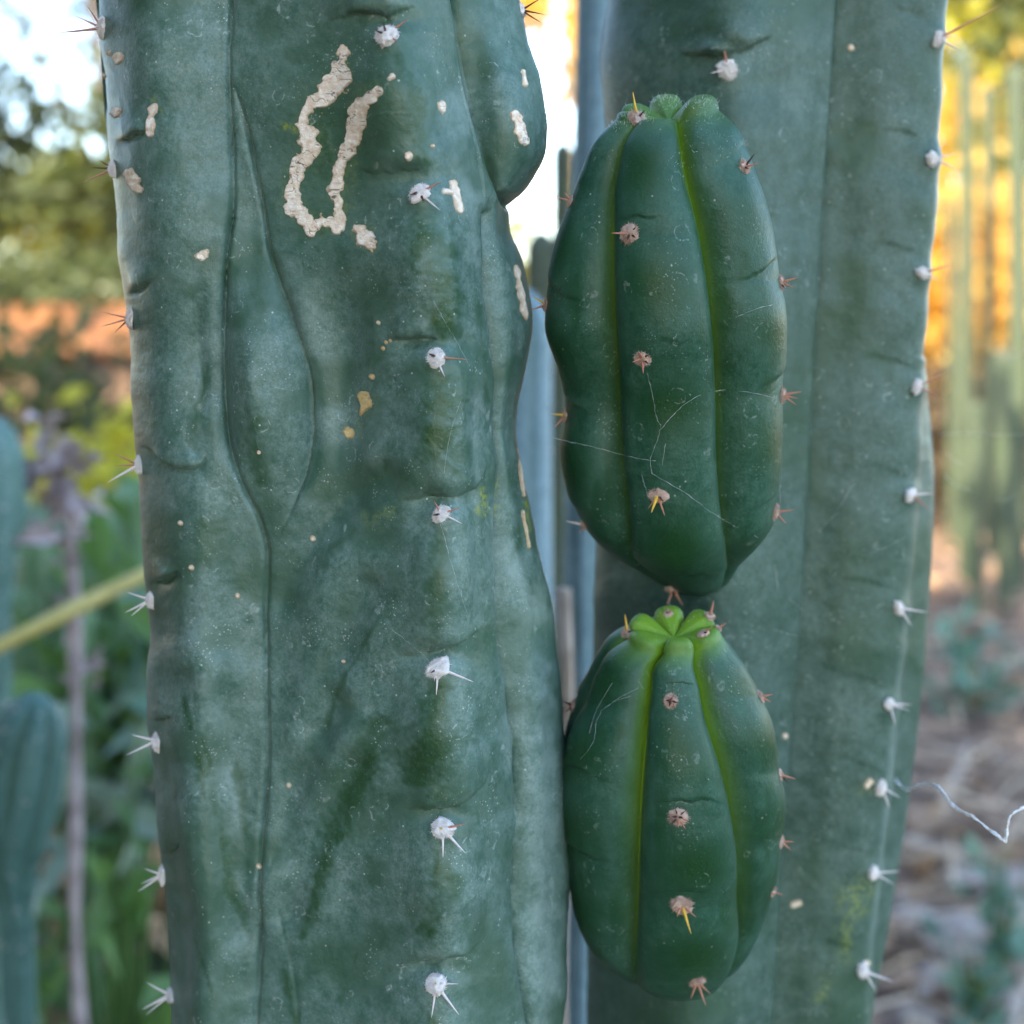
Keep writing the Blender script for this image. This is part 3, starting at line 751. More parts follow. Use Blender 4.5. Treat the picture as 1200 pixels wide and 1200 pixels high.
def spine_mesh(name, mat, bend=.06, n=7, k=10):
    z = np.linspace(0, 1, k)
    P = np.stack([bend*z*z, 0*z, z], -1)
    R = .5*(1-z)**.75+.03
    V, F = tube(P*np.array([1, 1, 1]), R*0+1e-6, n)
    th = np.arange(n)/n*2*math.pi
    V = np.concatenate([(P[:, None]*np.array([1, 1, 1])+np.stack([np.cos(th)[None]*R[:, None], np.sin(th)[None]*R[:, None], 0*th[None]*R[:, None]], -1)).reshape(-1, 3), P[:1], P[-1:]])
    return mesh_np(name, V, F, mat)
SPINE = {m: spine_mesh('spine', M[m], .25) for m in ('spine_pale', 'spine_red', 'spine_gold', 'socket')}
rng = random.Random(5)
def zrot(n, spin=None):
    q = Vector(n).to_track_quat('Z', 'Y')
    return q @ Quaternion((0, 0, 1), rng.uniform(0, 6.28) if spin is None else spin)
def add_spine(parent, loc, d, length, rad, mat):
    d = np.asarray(d, float); d = d/np.linalg.norm(d)
    return link('spine', SPINE[mat], parent, loc, zrot(d), (rad, rad, length))
def areole(owner, base, p, n, r, spines, brown=False, sub=True, ori=None, squash=1.0):
    """spines: (dx, dy, toward, radius_px, material) in photo pixels at the areole; sub: spines under the areole, else beside it under owner"""
    s = (p[1]-CAM[1])/1600
    me = rng.choice(WOOLB if brown else WOOL)
    rr = r*s*1.08
    q = zrot(n)
    fx, fy = rng.uniform(.85, 1.15), rng.uniform(.85, 1.2)*squash
    p = p-n*rr*.08
    a = link('areole', me, owner, p-base, q, (rr*fx, rr*fy, rr*.8))
    for (dx, dy, tw, rp, mat) in spines:
        v = RIGHT*dx-UP*dy+TOW*tw
        ln = np.linalg.norm(v)*s; v = v/np.linalg.norm(v)
        start = p+n*rr*.1+v*rr*.25
        if sub:
            # spine under a scaled, rotated areole: give the local transform through the inverse
            mw = Matrix.LocRotScale(Vector(start), zrot(v), (rp*s*1.3, rp*s*1.3, ln))
            ma = Matrix.LocRotScale(Vector(p), q, (rr*fx, rr*fy, rr*.8))
            sp = bpy.data.objects.new('spine', SPINE[mat]); COL.objects.link(sp)
            sp.parent = a; sp.matrix_parent_inverse = ma.inverted() @ Matrix.Translation(Vector(base)) @ Matrix.Translation(-Vector(base))
            sp.rotation_mode = 'QUATERNION'
            l, rq, sc = mw.decompose()
            sp.location = l; sp.rotation_quaternion = rq; sp.scale = sc
        else:
            add_spine(owner, start-base, v, ln, rp*s*1.3, mat)
    return a
PA, RE, GO, SO = 'spine_pale', 'spine_red', 'spine_gold', 'socket'
front = [(453, 41, 13, [(22, -14, 6, 2.6, RE), (10, 8, 8, 2.6, RE), (-10, -2, 6, 2.6, SO), (-2, -8, 8, 2.4, SO)]),
         (491, 226, 13, [(24, -10, 6, 2.6, RE), (22, 20, 6, 2.4, PA), (-7, 4, 10, 3.0, SO), (6, 10, 9, 3.2, SO)]),
         (511, 419, 13, [(34, 2, 4, 2.4, RE), (9, 20, 5, 2.4, PA), (-6, -3, 9, 3.0, SO)]),
         (517, 602, 12, [(20, -6, 4, 2.2, RE), (22, 10, 5, 2.4, PA), (-8, 2, 8, 2.6, SO), (-7, -12, 3, 2.2, RE)]),
         (513, 783, 14, [(40, 14, 6, 3.4, PA), (-1, 28, 5, 3.0, PA), (-6, 4, 8, 2.6, SO)]),
         (519, 971, 14, [(26, -6, 4, 2.6, RE), (24, 26, 6, 3.4, PA), (0, 30, 6, 3.0, PA), (-3, -3, 9, 2.4, GO)]),
         (511, 1153, 14, [(24, -2, 4, 2.4, PA), (26, 34, 6, 3.6, PA), (-4, 36, 5, 3.0, PA), (0, -4, 9, 2.4, GO)])]
for (x, y, r, sp) in front:
    p, n = hit(left_bvh, x, y); areole(left, left_base, p, n, r, sp)
edge = [(118, 33, [(-48, 6, 0, 2.6, RE), (-24, -10, 6, 2.0, RE), (-14, -22, 2, 2.2, RE)]), (131, 198, [(-30, 14, 0, 2.2, RE), (-22, -1, 4, 1.8, SO), (-12, -8, 3, 1.8, SO)]),
        (151, 373, [(-28, -6, 0, 2.0, RE), (-30, 10, 3, 2.0, RE), (-14, 14, 4, 1.8, SO)]), (162, 545, [(-34, 18, 2, 3.4, PA), (-26, -12, 2, 2.2, RE), (-24, 0, 4, 2.0, RE)]),
        (175, 703, [(-24, -8, 2, 2.4, PA), (-26, 14, 4, 2.6, PA), (-18, 16, 8, 2.2, PA)]), (182, 868, [(-26, -6, 2, 2.6, PA), (-32, 16, 4, 3.0, PA)]),
        (189, 1025, [(-18, -6, 2, 2.2, PA), (-26, 18, 4, 3.0, PA), (-22, 8, 6, 2.0, PA)]), (198, 1166, [(-26, -14, 2, 2.8, PA), (-32, 16, 2, 3.2, PA), (-26, 20, 6, 2.2, PA)])]
for (x, y, sp) in edge:
    p, n = hit(left_bvh, x+3, y, 400)
    n = np.array([-1, -.25, .1]); n = n/np.linalg.norm(n)
    areole(left, left_base, p-np.array([.0004, 0, 0]), n, 13, sp, squash=.7)
p, n = hit(left_bvh, 611, 12, 400); areole(left, left_base, p, np.array([.9, -.4, .1]), 9, [(22, -14, 0, 2.0, SO), (24, 4, 0, 2.0, SO), (20, 14, 2, 1.8, SO)])
p, n = hit(right_bvh, 853, 82); areole(right, right_base, p, n, 11, [(-8, -36, 6, 2.6, RE), (-18, 4, 4, 1.8, PA)])
redge = [(45, [(66, -34, 4, 2.6, RE), (18, -2, 4, 1.8, PA), (22, 14, 4, 2.0, PA)]), (187, [(22, -6, 2, 2.0, PA), (24, 10, 3, 2.2, PA)]), (320, [(30, -10, 0, 2.0, RE), (14, 8, 4, 1.6, PA)]),
         (453, [(30, -14, 0, 2.0, RE), (22, 12, 3, 1.8, RE)]), (580, [(24, -2, 0, 2.4, PA), (20, 16, 3, 2.2, RE)]), (713, [(30, 4, 2, 2.4, PA), (12, 18, 4, 2.2, PA)]), (825, [(24, 0, 2, 2.4, PA), (20, 6, 6, 2.0, PA), (6, 22, 4, 2.2, PA)]),
         (923, [(20, 10, 2, 2.2, PA), (8, 22, 4, 2.2, PA)]), (1023, [(30, -2, 0, 2.2, PA), (22, 12, 4, 2.0, PA)]), (1138, [(34, 12, 2, 2.8, PA), (14, 22, 4, 2.4, PA)])]
for (y, sp) in redge:
    x = float(RC(y)); p, n = hit(right_bvh, x-4, y, 900)
    n = n+np.array([.8, -.3, 0]); n = n/np.linalg.norm(n)
    areole(right, right_base, p, n, 11, sp, squash=.8)
upa = [(747, 139, 11, [(-6, -26, 4, 3.2, GO), (6, -6, 6, 2.2, SO)]), (738, 274, 12, [(-18, 0, 6, 2.8, RE), (5, -4, 9, 2.6, SO), (5, 5, 9, 2.6, SO), (-3, 7, 9, 2.4, SO)]), (753, 420, 12, [(-4, -4, 12, 3.0, RE), (5, -3, 9, 2.4, SO), (0, 16, 6, 3.0, RE), (5, 6, 9, 2.2, SO), (-10, 4, 8, 2.4, RE)]),
       (771, 580, 11, [(-9, 18, 12, 4.0, GO), (6, 22, 4, 2.8, RE), (4, 6, 9, 2.4, SO), (-10, 14, 4, 2.2, RE)]), (789, 690, 10, [(-8, 18, 4, 2.8, RE), (9, 18, 4, 2.8, RE), (0, 10, 8, 2.4, SO)]),
       (872, 196, 10, [(10, -12, 6, 2.4, SO), (12, -2, 6, 2.2, RE), (2, 3, 8, 2.2, SO)]), (914, 331, 11, [(18, -4, 3, 2.6, RE), (12, 6, 6, 2.2, RE), (2, 6, 8, 2.2, SO)]), (919, 463, 11, [(20, -4, 2, 2.6, RE), (14, 10, 5, 2.2, RE), (16, 4, 3, 2.0, RE)]), (914, 600, 11, [(20, -2, 3, 2.6, RE), (10, 12, 5, 2.6, RE)]),
       (656, 236, 8, [(-16, -4, 2, 2.0, RE), (-6, -8, 4, 2.0, RE)]), (639, 357, 8, [(-14, -8, 2, 2.2, GO), (-16, 6, 2, 2.6, RE)]), (653, 487, 8, [(-15, -2, 2, 2.4, GO), (-12, 12, 3, 2.6, RE)]), (676, 615, 8, [(-20, -4, 0, 2.6, PA), (-6, 8, 4, 2.2, RE)])]
loa = [(786, 821, 10, [(-6, -1, 8, 2.6, SO), (1, -5, 9, 3, RE), (6, 1, 8, 2.4, SO), (-2, 5, 9, 2.8, SO), (4, 6, 7, 2.2, RE)]), (795, 957, 13, [(-8, -2, 8, 2.4, SO), (3, -1, 9, 2.8, SO), (9, 3, 7, 2.2, RE), (-1, 9, 8, 2.6, RE), (-9, 7, 7, 2.4, SO), (6, 11, 6, 2.4, RE), (-4, -9, 8, 2.0, SO), (6, -8, 8, 2.0, SO)]), (799, 1060, 13, [(9, 30, 10, 3.8, GO), (-6, 10, 6, 2.6, RE), (14, 12, 5, 2.4, RE), (-10, 4, 7, 2.2, RE)]), (817, 1150, 11, [(9, 26, 4, 3.0, RE), (-8, 18, 4, 2.6, RE), (14, 12, 4, 2.4, RE)]),
       (670, 827, 9, [(-12, -6, 3, 2.4, SO), (-14, 2, 3, 2.4, RE), (-8, 6, 5, 2.2, SO)]), (735, 741, 8, [(-2, -20, 2, 3.0, GO), (4, -2, 8, 2.2, SO)]), (824, 743, 8, [(3, -3, 8, 2.4, SO), (8, -8, 4, 2.2, RE)]), (832, 722, 7, [(4, -17, 2, 3.0, RE)]), (783, 719, 6, [(3, -4, 5, 2.4, RE), (-3, -2, 5, 2.2, SO)]), (846, 736, 5, [(8, -6, 3, 2.2, RE)]), (766, 704, 4, [(-2, -5, 2, 1.8, PA)]),
       (897, 817, 9, [(12, -4, 4, 2.8, RE), (10, 4, 4, 2.4, RE)]), (917, 908, 9, [(16, 4, 3, 2.8, RE), (8, 8, 5, 2.2, SO)]), (915, 986, 9, [(14, 0, 2, 2.2, RE), (10, 8, 3, 2.4, RE)]), (906, 1045, 7, [(10, 3, 3, 2.0, RE)])]
for owner, base, bv, lst, mid in ((shoot_up, up_base, up_bvh, upa, 785), (shoot_lo, lo_base, lo_bvh, loa, 790)):
    for (x, y, r, sp) in lst:
        p, n = hit(bv, x, y, mid)
        if p is None: continue
        areole(owner, base, p, n, r, sp, True, False)

# fine white down on the growing tips
def down(owner, base, bv, spots, seed):
    rg = np.random.RandomState(seed); b = Bag()
    for (x0, y0, sx, sy, cnt, ln) in spots:
        for _ in range(cnt):
            x = x0+rg.randn()*sx; y = y0+rg.randn()*sy
            p, n = hit(bv, x, y)
            if p is None: continue
            s = p[1]/1600
            d = n+rg.randn(3)*.5+np.array([0, 0, .5]); d /= np.linalg.norm(d)
            sd_ = np.cross(d, rg.randn(3)); sd_ /= np.linalg.norm(sd_)
            l = ln*s*(.4+.6*rg.rand())
            b.add(np.array([p-sd_*.12*s*2, p+sd_*.12*s*2, p+d*l]), np.array([[0, 1, 2]]))
    o = link('down_hairs', b.mesh('down_hairs', M['web']), owner, -base+base*0+np.zeros(3))
    o.location = Vector(-base); o['kind'] = 'stuff'
down(shoot_up, up_base, up_bvh, [(765, 116, 22, 4, 130, 6), (820, 120, 24, 4, 130, 6), (722, 144, 10, 5, 50, 6), (830, 160, 18, 20, 120, 4), (748, 139, 9, 4, 60, 10), (795, 190, 8, 10, 40, 4)], 1)
down(shoot_lo, lo_base, lo_bvh, [(772, 712, 18, 5, 60, 4), (812, 722, 18, 5, 60, 4), (785, 745, 12, 8, 40, 3), (786, 808, 10, 4, 20, 6)], 2)

# ------------------------------------------------------------------ corky scars on the left stem
def scar(owner, base, bvh, paths, name='corky_scar', hgt=.0007, step=.75, seed=0, tone=0., nz=.42, crack=1.0):
    allp = np.vstack([np.asarray(p, float)[:, :3] for p in paths])
    m = allp[:, 2].max()+4
    xs = np.arange(allp[:, 0].min()-m, allp[:, 0].max()+m, step); ys = np.arange(allp[:, 1].min()-m, allp[:, 1].max()+m, step)
    X, Yg = np.meshgrid(xs, ys); sd_ = np.full(X.shape, 1e9); along = np.zeros_like(X)
    for p in paths:
        p = np.asarray(p, float)
        if len(p) == 1: p = np.vstack([p, p+[[.5, .5, 0]]])
        D, S, V = sdist(X, Yg, p, 90)
        sd_ = np.minimum(sd_, D-V*.93)
    P2 = np.stack([X, Yg], -1)
    rad = np.median(allp[:, 2])
    sd_ = sd_+rad*nz*(fbm(P2, .11, seed, 2)*1.4+.35*fbm(P2, .4, seed+3, 2))
    inside = sd_ < 1.2
    quad = inside[:-1, :-1] & inside[1:, :-1] & inside[:-1, 1:] & inside[1:, 1:]
    need = np.zeros_like(inside); need[:-1, :-1] |= quad; need[1:, :-1] |= quad; need[:-1, 1:] |= quad; need[1:, 1:] |= quad
    idx = -np.ones(X.shape, int); V = []; A = []
    cr = np.abs(fbm(np.stack([X*.35+6*fbm(P2, .05, seed+8, 2), Yg], -1), .22, seed+11, 3))
    cr2 = np.clip(1.3-cr/.06, 0, 1)*np.clip(fbm(P2, .05, seed+21, 2)*4+.5, 0, 1)*crack
    wrk = fbm(np.stack([X*.5, Yg], -1), .22, seed+13, 2)
    for (i, j) in zip(*np.nonzero(need)):
        p, n = hit(bvh, X[i, j], Yg[i, j])
        if p is None: need[i, j] = False; continue
        e = -sd_[i, j]
        h = hgt*np.clip(e/2.0+.2, -.6, 1)+hgt*.35*wrk[i, j]*np.clip(e/3, 0, 1)-hgt*.55*cr2[i, j]*np.clip(e/2, 0, 1)
        idx[i, j] = len(V); V.append(p+n*h); A.append((cr2[i, j]*np.clip(e/1.5, 0, 1), np.clip(1-e/2.4, 0, 1), tone, 1))
    F = [(idx[i, j], idx[i, j+1], idx[i+1, j+1], idx[i+1, j]) for (i, j) in zip(*np.nonzero(quad)) if min(idx[i, j], idx[i, j+1], idx[i+1, j+1], idx[i+1, j]) >= 0]
    if not F: return
    V = np.array(V); c = V.mean(0)
    return link(name, mesh_np(name, V-c, np.array(F), M['cork'], True, np.array(A)), owner, c-base)
o = scar(left, left_base, left_bvh, [
    [(402, 60, 6), (402, 72, 5), (398, 80, 10), (398, 92, 14), (390, 102, 15), (378, 113, 11), (374, 120, 12), (364, 122, 7), (358, 134, 4), (352, 148, 6), (360, 158, 11), (362, 170, 13), (360, 182, 11), (350, 192, 10), (346, 204, 9), (344, 216, 8), (343, 230, 11), (345, 244, 12), (354, 254, 11), (362, 260, 9), (364, 268, 8), (376, 258, 7), (386, 260, 8), (395, 266, 8), (399, 256, 8), (395, 246, 4), (394, 232, 8), (393, 224, 9), (396, 212, 6), (398, 196, 7), (406, 182, 8), (414, 166, 11), (417, 150, 12), (418, 134, 10), (424, 122, 9), (436, 112, 8), (443, 105, 7)]], hgt=.00032, step=.7, seed=3)
o['label'] = 'long cracked ring-shaped corky scar'
for k, (paths, tn) in enumerate([
    ([[(419, 267, 6), (427, 278, 10), (434, 286, 8)]], 0), ([[(181, 126, 6), (177, 138, 5), (176, 156, 5)]], 0), ([[(151, 203, 6), (158, 214, 7), (164, 222, 6)]], 0), ([[(236, 300, 8)]], 0), ([[(139, 68, 6)]], .1), ([[(128, 62, 3)]], 0), ([[(121, 89, 3)]], 0),
    ([[(135, 133, 7)]], 0), ([[(518, 122, 6), (519, 126, 6)]], 0), ([[(478, 183, 5)]], 0), ([[(521, 224, 5), (529, 225, 4), (531, 216, 5), (535, 230, 6), (539, 246, 4)]], .05), ([[(604, 134, 5), (609, 150, 7), (616, 165, 7)]], 0), ([[(614, 84, 3), (615, 98, 4)]], 0),
    ([[(460, 89, 3), (456, 92, 2.5)]], .1), ([[(605, 312, 3), (611, 345, 4), (616, 372, 4)]], .1), ([[(427, 464, 7), (428, 474, 8), (424, 483, 3)]], .9), ([[(436, 442, 3.5)]], .8), ([[(408, 507, 6)]], .9), ([[(449, 408, 2)]], .9), ([[(452, 401, 1.8)]], .9), ([[(457, 399, 2.2)]], .8),
    ([[(609, 520, 2), (611, 560, 3), (614, 580, 2)]], .3), ([[(613, 600, 2.5), (620, 640, 2)]], .5), ([[(620, 14, 3), (618, 30, 3)]], .2), ([[(366, 632, 3)]], .2)]):
    scar(left, left_base, left_bvh, paths, hgt=.00035 if k < 15 else .0003, step=.7, seed=40+k, tone=tn, crack=.6)
for k, (x, y, r) in enumerate([(211, 613, 3), (224, 665, 3), (278, 698, 3), (303, 1015, 3.2), (338, 920, 2.8), (402, 775, 2.2), (507, 171, 2.4), (443, 378, 2.2), (997, 56, 4), (303, 530, 2)]):
    ow, bs, bv = (left, left_base, left_bvh) if x < 700 else (right, right_base, right_bvh)
    scar(ow, bs, bv, [[(x, y, r)]], 'pale_spot', .0006, .6, 70+k, .25, .1, 0)
for k, (paths) in enumerate([[[(930, 1060, 4), (937, 1058, 4)]], [[(1016, 920, 5), (1020, 916, 4)]], [[(920, 862, 4)]], [[(1016, 1128, 4)]]]):
    scar(right, right_base, right_bvh, paths, 'pale_spot', .0005, .8, 90+k, .2, .3, .3)

# ------------------------------------------------------------------ spider silk
def surfY(px, py, off):
    best = None
    for bv in (up_bvh, lo_bvh, left_bvh, right_bvh):
        h = bv.ray_cast(Vector(CAM), raydir(px, py))
        if h[0] is not None and (best is None or h[0].y < best): best = h[0].y
    return (best-off) if best else None
def silk(label, strands, w=.45, cat='web', seed=0):
    """strands: lists of (px, py[, Y]); Y None = just proud of whatever skin is behind"""
    rg = np.random.RandomState(seed+7); b = Bag()
    for st in strands:
        pts = []; Ys = []
        for s_ in st:
            Yv = s_[2] if len(s_) > 2 and s_[2] else surfY(s_[0], s_[1], .0012)
            Ys.append(Yv)
        last = next((v for v in Ys if v), .45)
        for i in range(len(Ys)):
            if Ys[i] is None: Ys[i] = last
            last = Ys[i]
        q = smooth_path([(a[0], a[1], Yv) for a, Yv in zip(st, Ys)], 7)
        q[1:-1, :2] += rg.randn(len(q)-2, 2)*.35
        P = W(q[:, 0], q[:, 1], q[:, 2])
        rad = .38*w*q[:, 2]/1600*(.3+1.0*rg.rand(len(q)))
        if w > 2:
            rad = rad*(.55+.6*np.abs(np.sin(np.arange(len(q))*.37)))
            for k_ in range(3):
                off = np.cumsum(rg.randn(len(q), 3), 0)*.00008; b.add(*tube(P+off-off.mean(0), rad*.4, 4))
        b.add(*tube(P, rad, 4))
        for _ in range(max(1, len(q)//9)):
            i = rg.randint(1, len(q)-1); c = P[i]; r = .45*min(w, 1.2)*q[i, 2]/1600*rg.uniform(1.2, 2.2)
            V, F = tube(c+np.linspace(-1.6, 1.6, 5)[:, None]*r*(P[i]-P[i-1])/np.linalg.norm(P[i]-P[i-1]), r*np.array([.3, .9, 1, .9, .3]), 5); b.add(V, F)
    o = link('spider_thread', b.mesh('spider_thread', M['web_thick' if w > 2 else 'web'])); V = np.vstack(b.V); c = V.mean(0)
    o.data.transform(Matrix.Translation(-Vector(c))); o.location = c
    return tag(o, label, cat)
silk('fine web strands criss-crossing the front rib of the larger shoot', [[(758, 437), (764, 460), (769, 488), (774, 500), (768, 522), (762, 540), (764, 555)], [(774, 504), (790, 485), (815, 466), (845, 457), (880, 460), (908, 466)],
     [(648, 513, .412), (700, 525), (745, 537), (768, 540)], [(764, 555), (790, 570), (810, 582), (833, 600), (860, 616), (888, 630)], [(752, 556), (756, 570), (760, 582)], [(780, 520), (776, 545)]], .38)
silk('thread joining the side areoles of the larger shoot', [[(917, 480, .432), (916, 520, .431), (915, 560, .431), (914, 590, .431)], [(862, 372), (885, 362), (905, 357)]], .4, seed=2)
silk('loose web on the left rib of the smaller shoot', [[(740, 815), (715, 825), (700, 842), (695, 870), (680, 890)], [(718, 800), (700, 830), (690, 860)], [(748, 806), (722, 820), (712, 828)]], .3, seed=3)
silk('thick crinkled silk strand reaching from the dusty column out into the air', [[(1046, 913, .482), (1056, 922, .47), (1064, 925, .462), (1074, 921, .45), (1092, 919, .44), (1102, 925, .432), (1112, 938, .425), (1124, 949, .42), (1140, 957, .415), (1160, 972, .41), (1179, 987, .405)], [(1179, 987, .405), (1180, 970, .405), (1183, 958, .405), (1194, 949, .405), (1215, 940, .405)]], 5.0, seed=4)
silk('short wisps of web stuck to the furrow of the dusty column', [[(980, 600), (988, 588), (997, 572), (1002, 568)], [(962, 620), (975, 606), (985, 600)], [(1020, 648), (1040, 640), (1060, 630)], [(925, 702), (935, 710), (942, 716)], [(905, 737), (920, 742), (935, 746)], [(908, 660), (910, 675), (912, 690)]], .35, seed=5)
silk('faint thread lying along the rib of the weathered column', [[(508, 352), (520, 375), (535, 400), (548, 425)], [(540, 470), (530, 500), (522, 540), (519, 585)], [(516, 614), (521, 630), (526, 650), (538, 690), (548, 720)], [(460, 738), (478, 752), (492, 764), (502, 774)]], .3, seed=6)
silk('threads hanging between the dusty column and the row of far columns', [[(1140, 400, .62), (1160, 408, .62), (1175, 415, .62), (1190, 418, .62), (1212, 405, .62)], [(1095, 510, .56), (1130, 508, .56), (1170, 510, .56), (1215, 508, .56)], [(1108, 530, .56), (1120, 540, .56), (1128, 545, .56)], [(1105, 555, .56), (1120, 568, .56), (1140, 575, .56)], [(1165, 548, .6), (1172, 547, .6)], [(1165, 585, .6), (1180, 586, .6), (1190, 578, .6)]], .4, seed=7)

# a dry husk lodged between the weathered column and the lower shoot
def husk():
    c = W(654, 922, .418); s = .418/1600
    t = np.linspace(0, 1, 9); P = np.stack([s*(-4+8*t), 0*t, s*(16-30*t)], -1)
    V, F = tube(P, s*6*np.sin(np.pi*(.12+.8*t)), 9)
    o = link('dry_husk', mesh_np('dry_husk', V, F, M['socket']), None, c)
    tag(o, 'small dark dry husk wedged between the weathered column and the smaller shoot', 'husk')
husk()

# ------------------------------------------------------------------ background plants
def ribbed(P, R, nr=7, depth=.16, per=8, seed=0, mask=True):
    """ribbed cactus body along centre points P with radii R (ends closed by tiny radii)"""
    P = np.asarray(P, float); n = nr*per
    T = np.gradient(P, axis=0); T /= np.linalg.norm(T, axis=1)[:, None]
    A = np.cross(T, np.array([0, 1., 0])); A /= np.linalg.norm(A, axis=1)[:, None]+1e-9
    B = np.cross(T, A)
    th = np.arange(n)/n*2*math.pi+seed
    S = np.abs(((np.arange(n) % per)/per)*2-1)
    prof = 1-depth*(.5*S**2+.5*S**8)
    V = P[:, None]+(A[:, None]*np.cos(th)[None, :, None]+B[:, None]*np.sin(th)[None, :, None])*(np.asarray(R)[:, None]*prof[None])[..., None]
    mk = np.zeros((len(P), n, 4)); mk[..., 1] = (S**10)[None]*.3
    mk[..., 0] = .5*np.clip(fbm(V, 30, seed, 2), 0, 1)
    return V.reshape(-1, 3), grid_faces(len(P), n), mk.reshape(-1, 4)
def column(label, foot, top, r, mat, ribs=7, depth=.16, group=None, name='columnar_cactus', waist=None, seed=0, bend=None):
    foot = np.array(foot, float); top = np.array(top, float)
    t = np.concatenate([np.linspace(0, .75, 22), np.linspace(.76, .95, 16), .95+.05*np.sin(np.linspace(0, math.pi/2, 12))[1:]])
    L = np.linalg.norm(top-foot); rr = np.ones_like(t)
    d_end = (1-t)*L
    rr = np.where(d_end < r*1.4, np.sqrt(np.clip(1-(1-d_end/(r*1.4))**2, 0, 1)), 1)
    rr = rr*(1+.05*np.sin(t*17+seed))
    if waist: rr = rr*np.interp(t, [q[0] for q in waist], [q[1] for q in waist])
    P = foot+(top-foot)*t[:, None]
    P[:, 0] += .012*np.sin(t*5+seed)*L*.3
    if bend: P[:, 0] += np.interp(t, [q[0] for q in bend], [q[1] for q in bend])
    V, F, mk = ribbed(P, np.maximum(rr*r, r*.02), ribs, depth, 8, seed)
    root = thing(name, foot, label, 'cactus', group)
    o = link('stem', mesh_np('stem', V-foot, F, mat, True, mk), root)
    # small pale areole tufts along the ribs
    b = Bag(); rg = np.random.RandomState(int(seed*10)+3)
    Vg = V.reshape(len(P), -1, 3)
    stepn = max(2, int(len(P)/(L/.05))) if L/.05 < len(P) else 1
    for i in range(1, len(P)-3, stepn):
        for k in range(ribs):
            p = Vg[i, k*8+4]; n = p-P[i]; n /= np.linalg.norm(n)+1e-9
            s = r*.07
            for _ in range(3):
                dd = n+rg.randn(3)*.6; dd /= np.linalg.norm(dd); sdv = np.cross(dd, rg.randn(3)); sdv /= np.linalg.norm(sdv)
                b.add(np.array([p-foot-sdv*s*.3, p-foot+sdv*s*.3, p-foot+dd*s*2.5]), np.array([[0, 1, 2]]))
    sp = link('spines', b.mesh('spines', M['spine_pale']), root); sp['kind'] = 'stuff'
    return root
def at(px, py, Y): return W(px, py, Y)
def foot_of(px, Y): 
    p = W(px, 900, Y); p[2] = -.03; return p

# stems showing in the gap between the two big columns
column('pale blue cactus column showing in the gap behind the weathered column', foot_of(606, .95), at(606, 335, .95), .029, M['skin_pale'], 6, .12, seed=1)
column('slim grey-green cactus stem rising into the sky behind the larger shoot', foot_of(700, .86), at(700, -160, .86), .0150, M['skin_pale'], 5, .12, seed=2)
column('slender green cactus tip pointing up into the bright gap', foot_of(656, 1.7), at(655, 166, 1.7), .013, M['skin_grey'], 6, .2, seed=3)
column('short green cactus stem below the bright gap', foot_of(634, 1.9), at(636, 270, 1.9), .022, M['leaf_blue'] and M['skin_grey'], 6, .2, seed=5)
column('light teal cactus stem behind the meeting of the two shoots', foot_of(682, .80), at(682, 560, .80), .0105, M['skin_pale'], 6, .14, seed=4)
# left side
column('teal cactus arm with a blunt top beside the dry grey stalk', foot_of(-40, 1.15), at(-10, 486, 1.15), .030, M['skin_far'], 6, .18, waist=[(0, .5), (.84, .5), (.88, .75), (.92, 1.0), (1, 1.0)], seed=6)
column('teal cactus with a swollen ribbed arm on a narrow foot', foot_of(20, .98), at(46, 812, .98), .025, M['skin_arm'], 7, .34, bend=[(0, -.012), (.78, -.018), (.84, -.026), (.92, -.012), (1, 0)], waist=[(0, .45), (.785, .48), (.81, .75), (.85, 1.15), (.91, 1.3), (.96, 1.25), (1, 1.0)], seed=7)
for k, (px, py, Y, r) in enumerate([(38, 600, 2.0, .026), (108, 590, 2.2, .028), (128, 640, 1.8, .020), (64, 640, 1.9, .022), (152, 565, 2.5, .03), (18, 690, 1.8, .022), (92, 700, 1.7, .016)]):
    column('young green cactus growing in the bed by the bamboo cane', foot_of(px, Y), at(px+3, py, Y), r, M['skin_bed'], 6, .24, 'young cacti in the bed', seed=30+k)
# the row of columns on the right
row = [(1130, 62, 5.3, .030), (1190, 75, 5.2, .036), (1232, 120, 5.5, .05), (1262, 60, 5.4, .06), (1174, 410, 4.9, .032), (1144, 470, 4.8, .022), (1156, 100, 6.0, .026), (1112, 230, 6.3, .020)]
for k, (px, py, Y, r) in enumerate(row):
    column({410: 'short stout column standing before the distant row', 470: 'short slim column standing before the distant row'}.get(py, 'tall grey-green cactus column in the distant row by the yellow trees'), foot_of(px-6, Y), at(px, py, Y), r, M['skin_grey'], 6, .2, 'row of distant columns', seed=10+k)

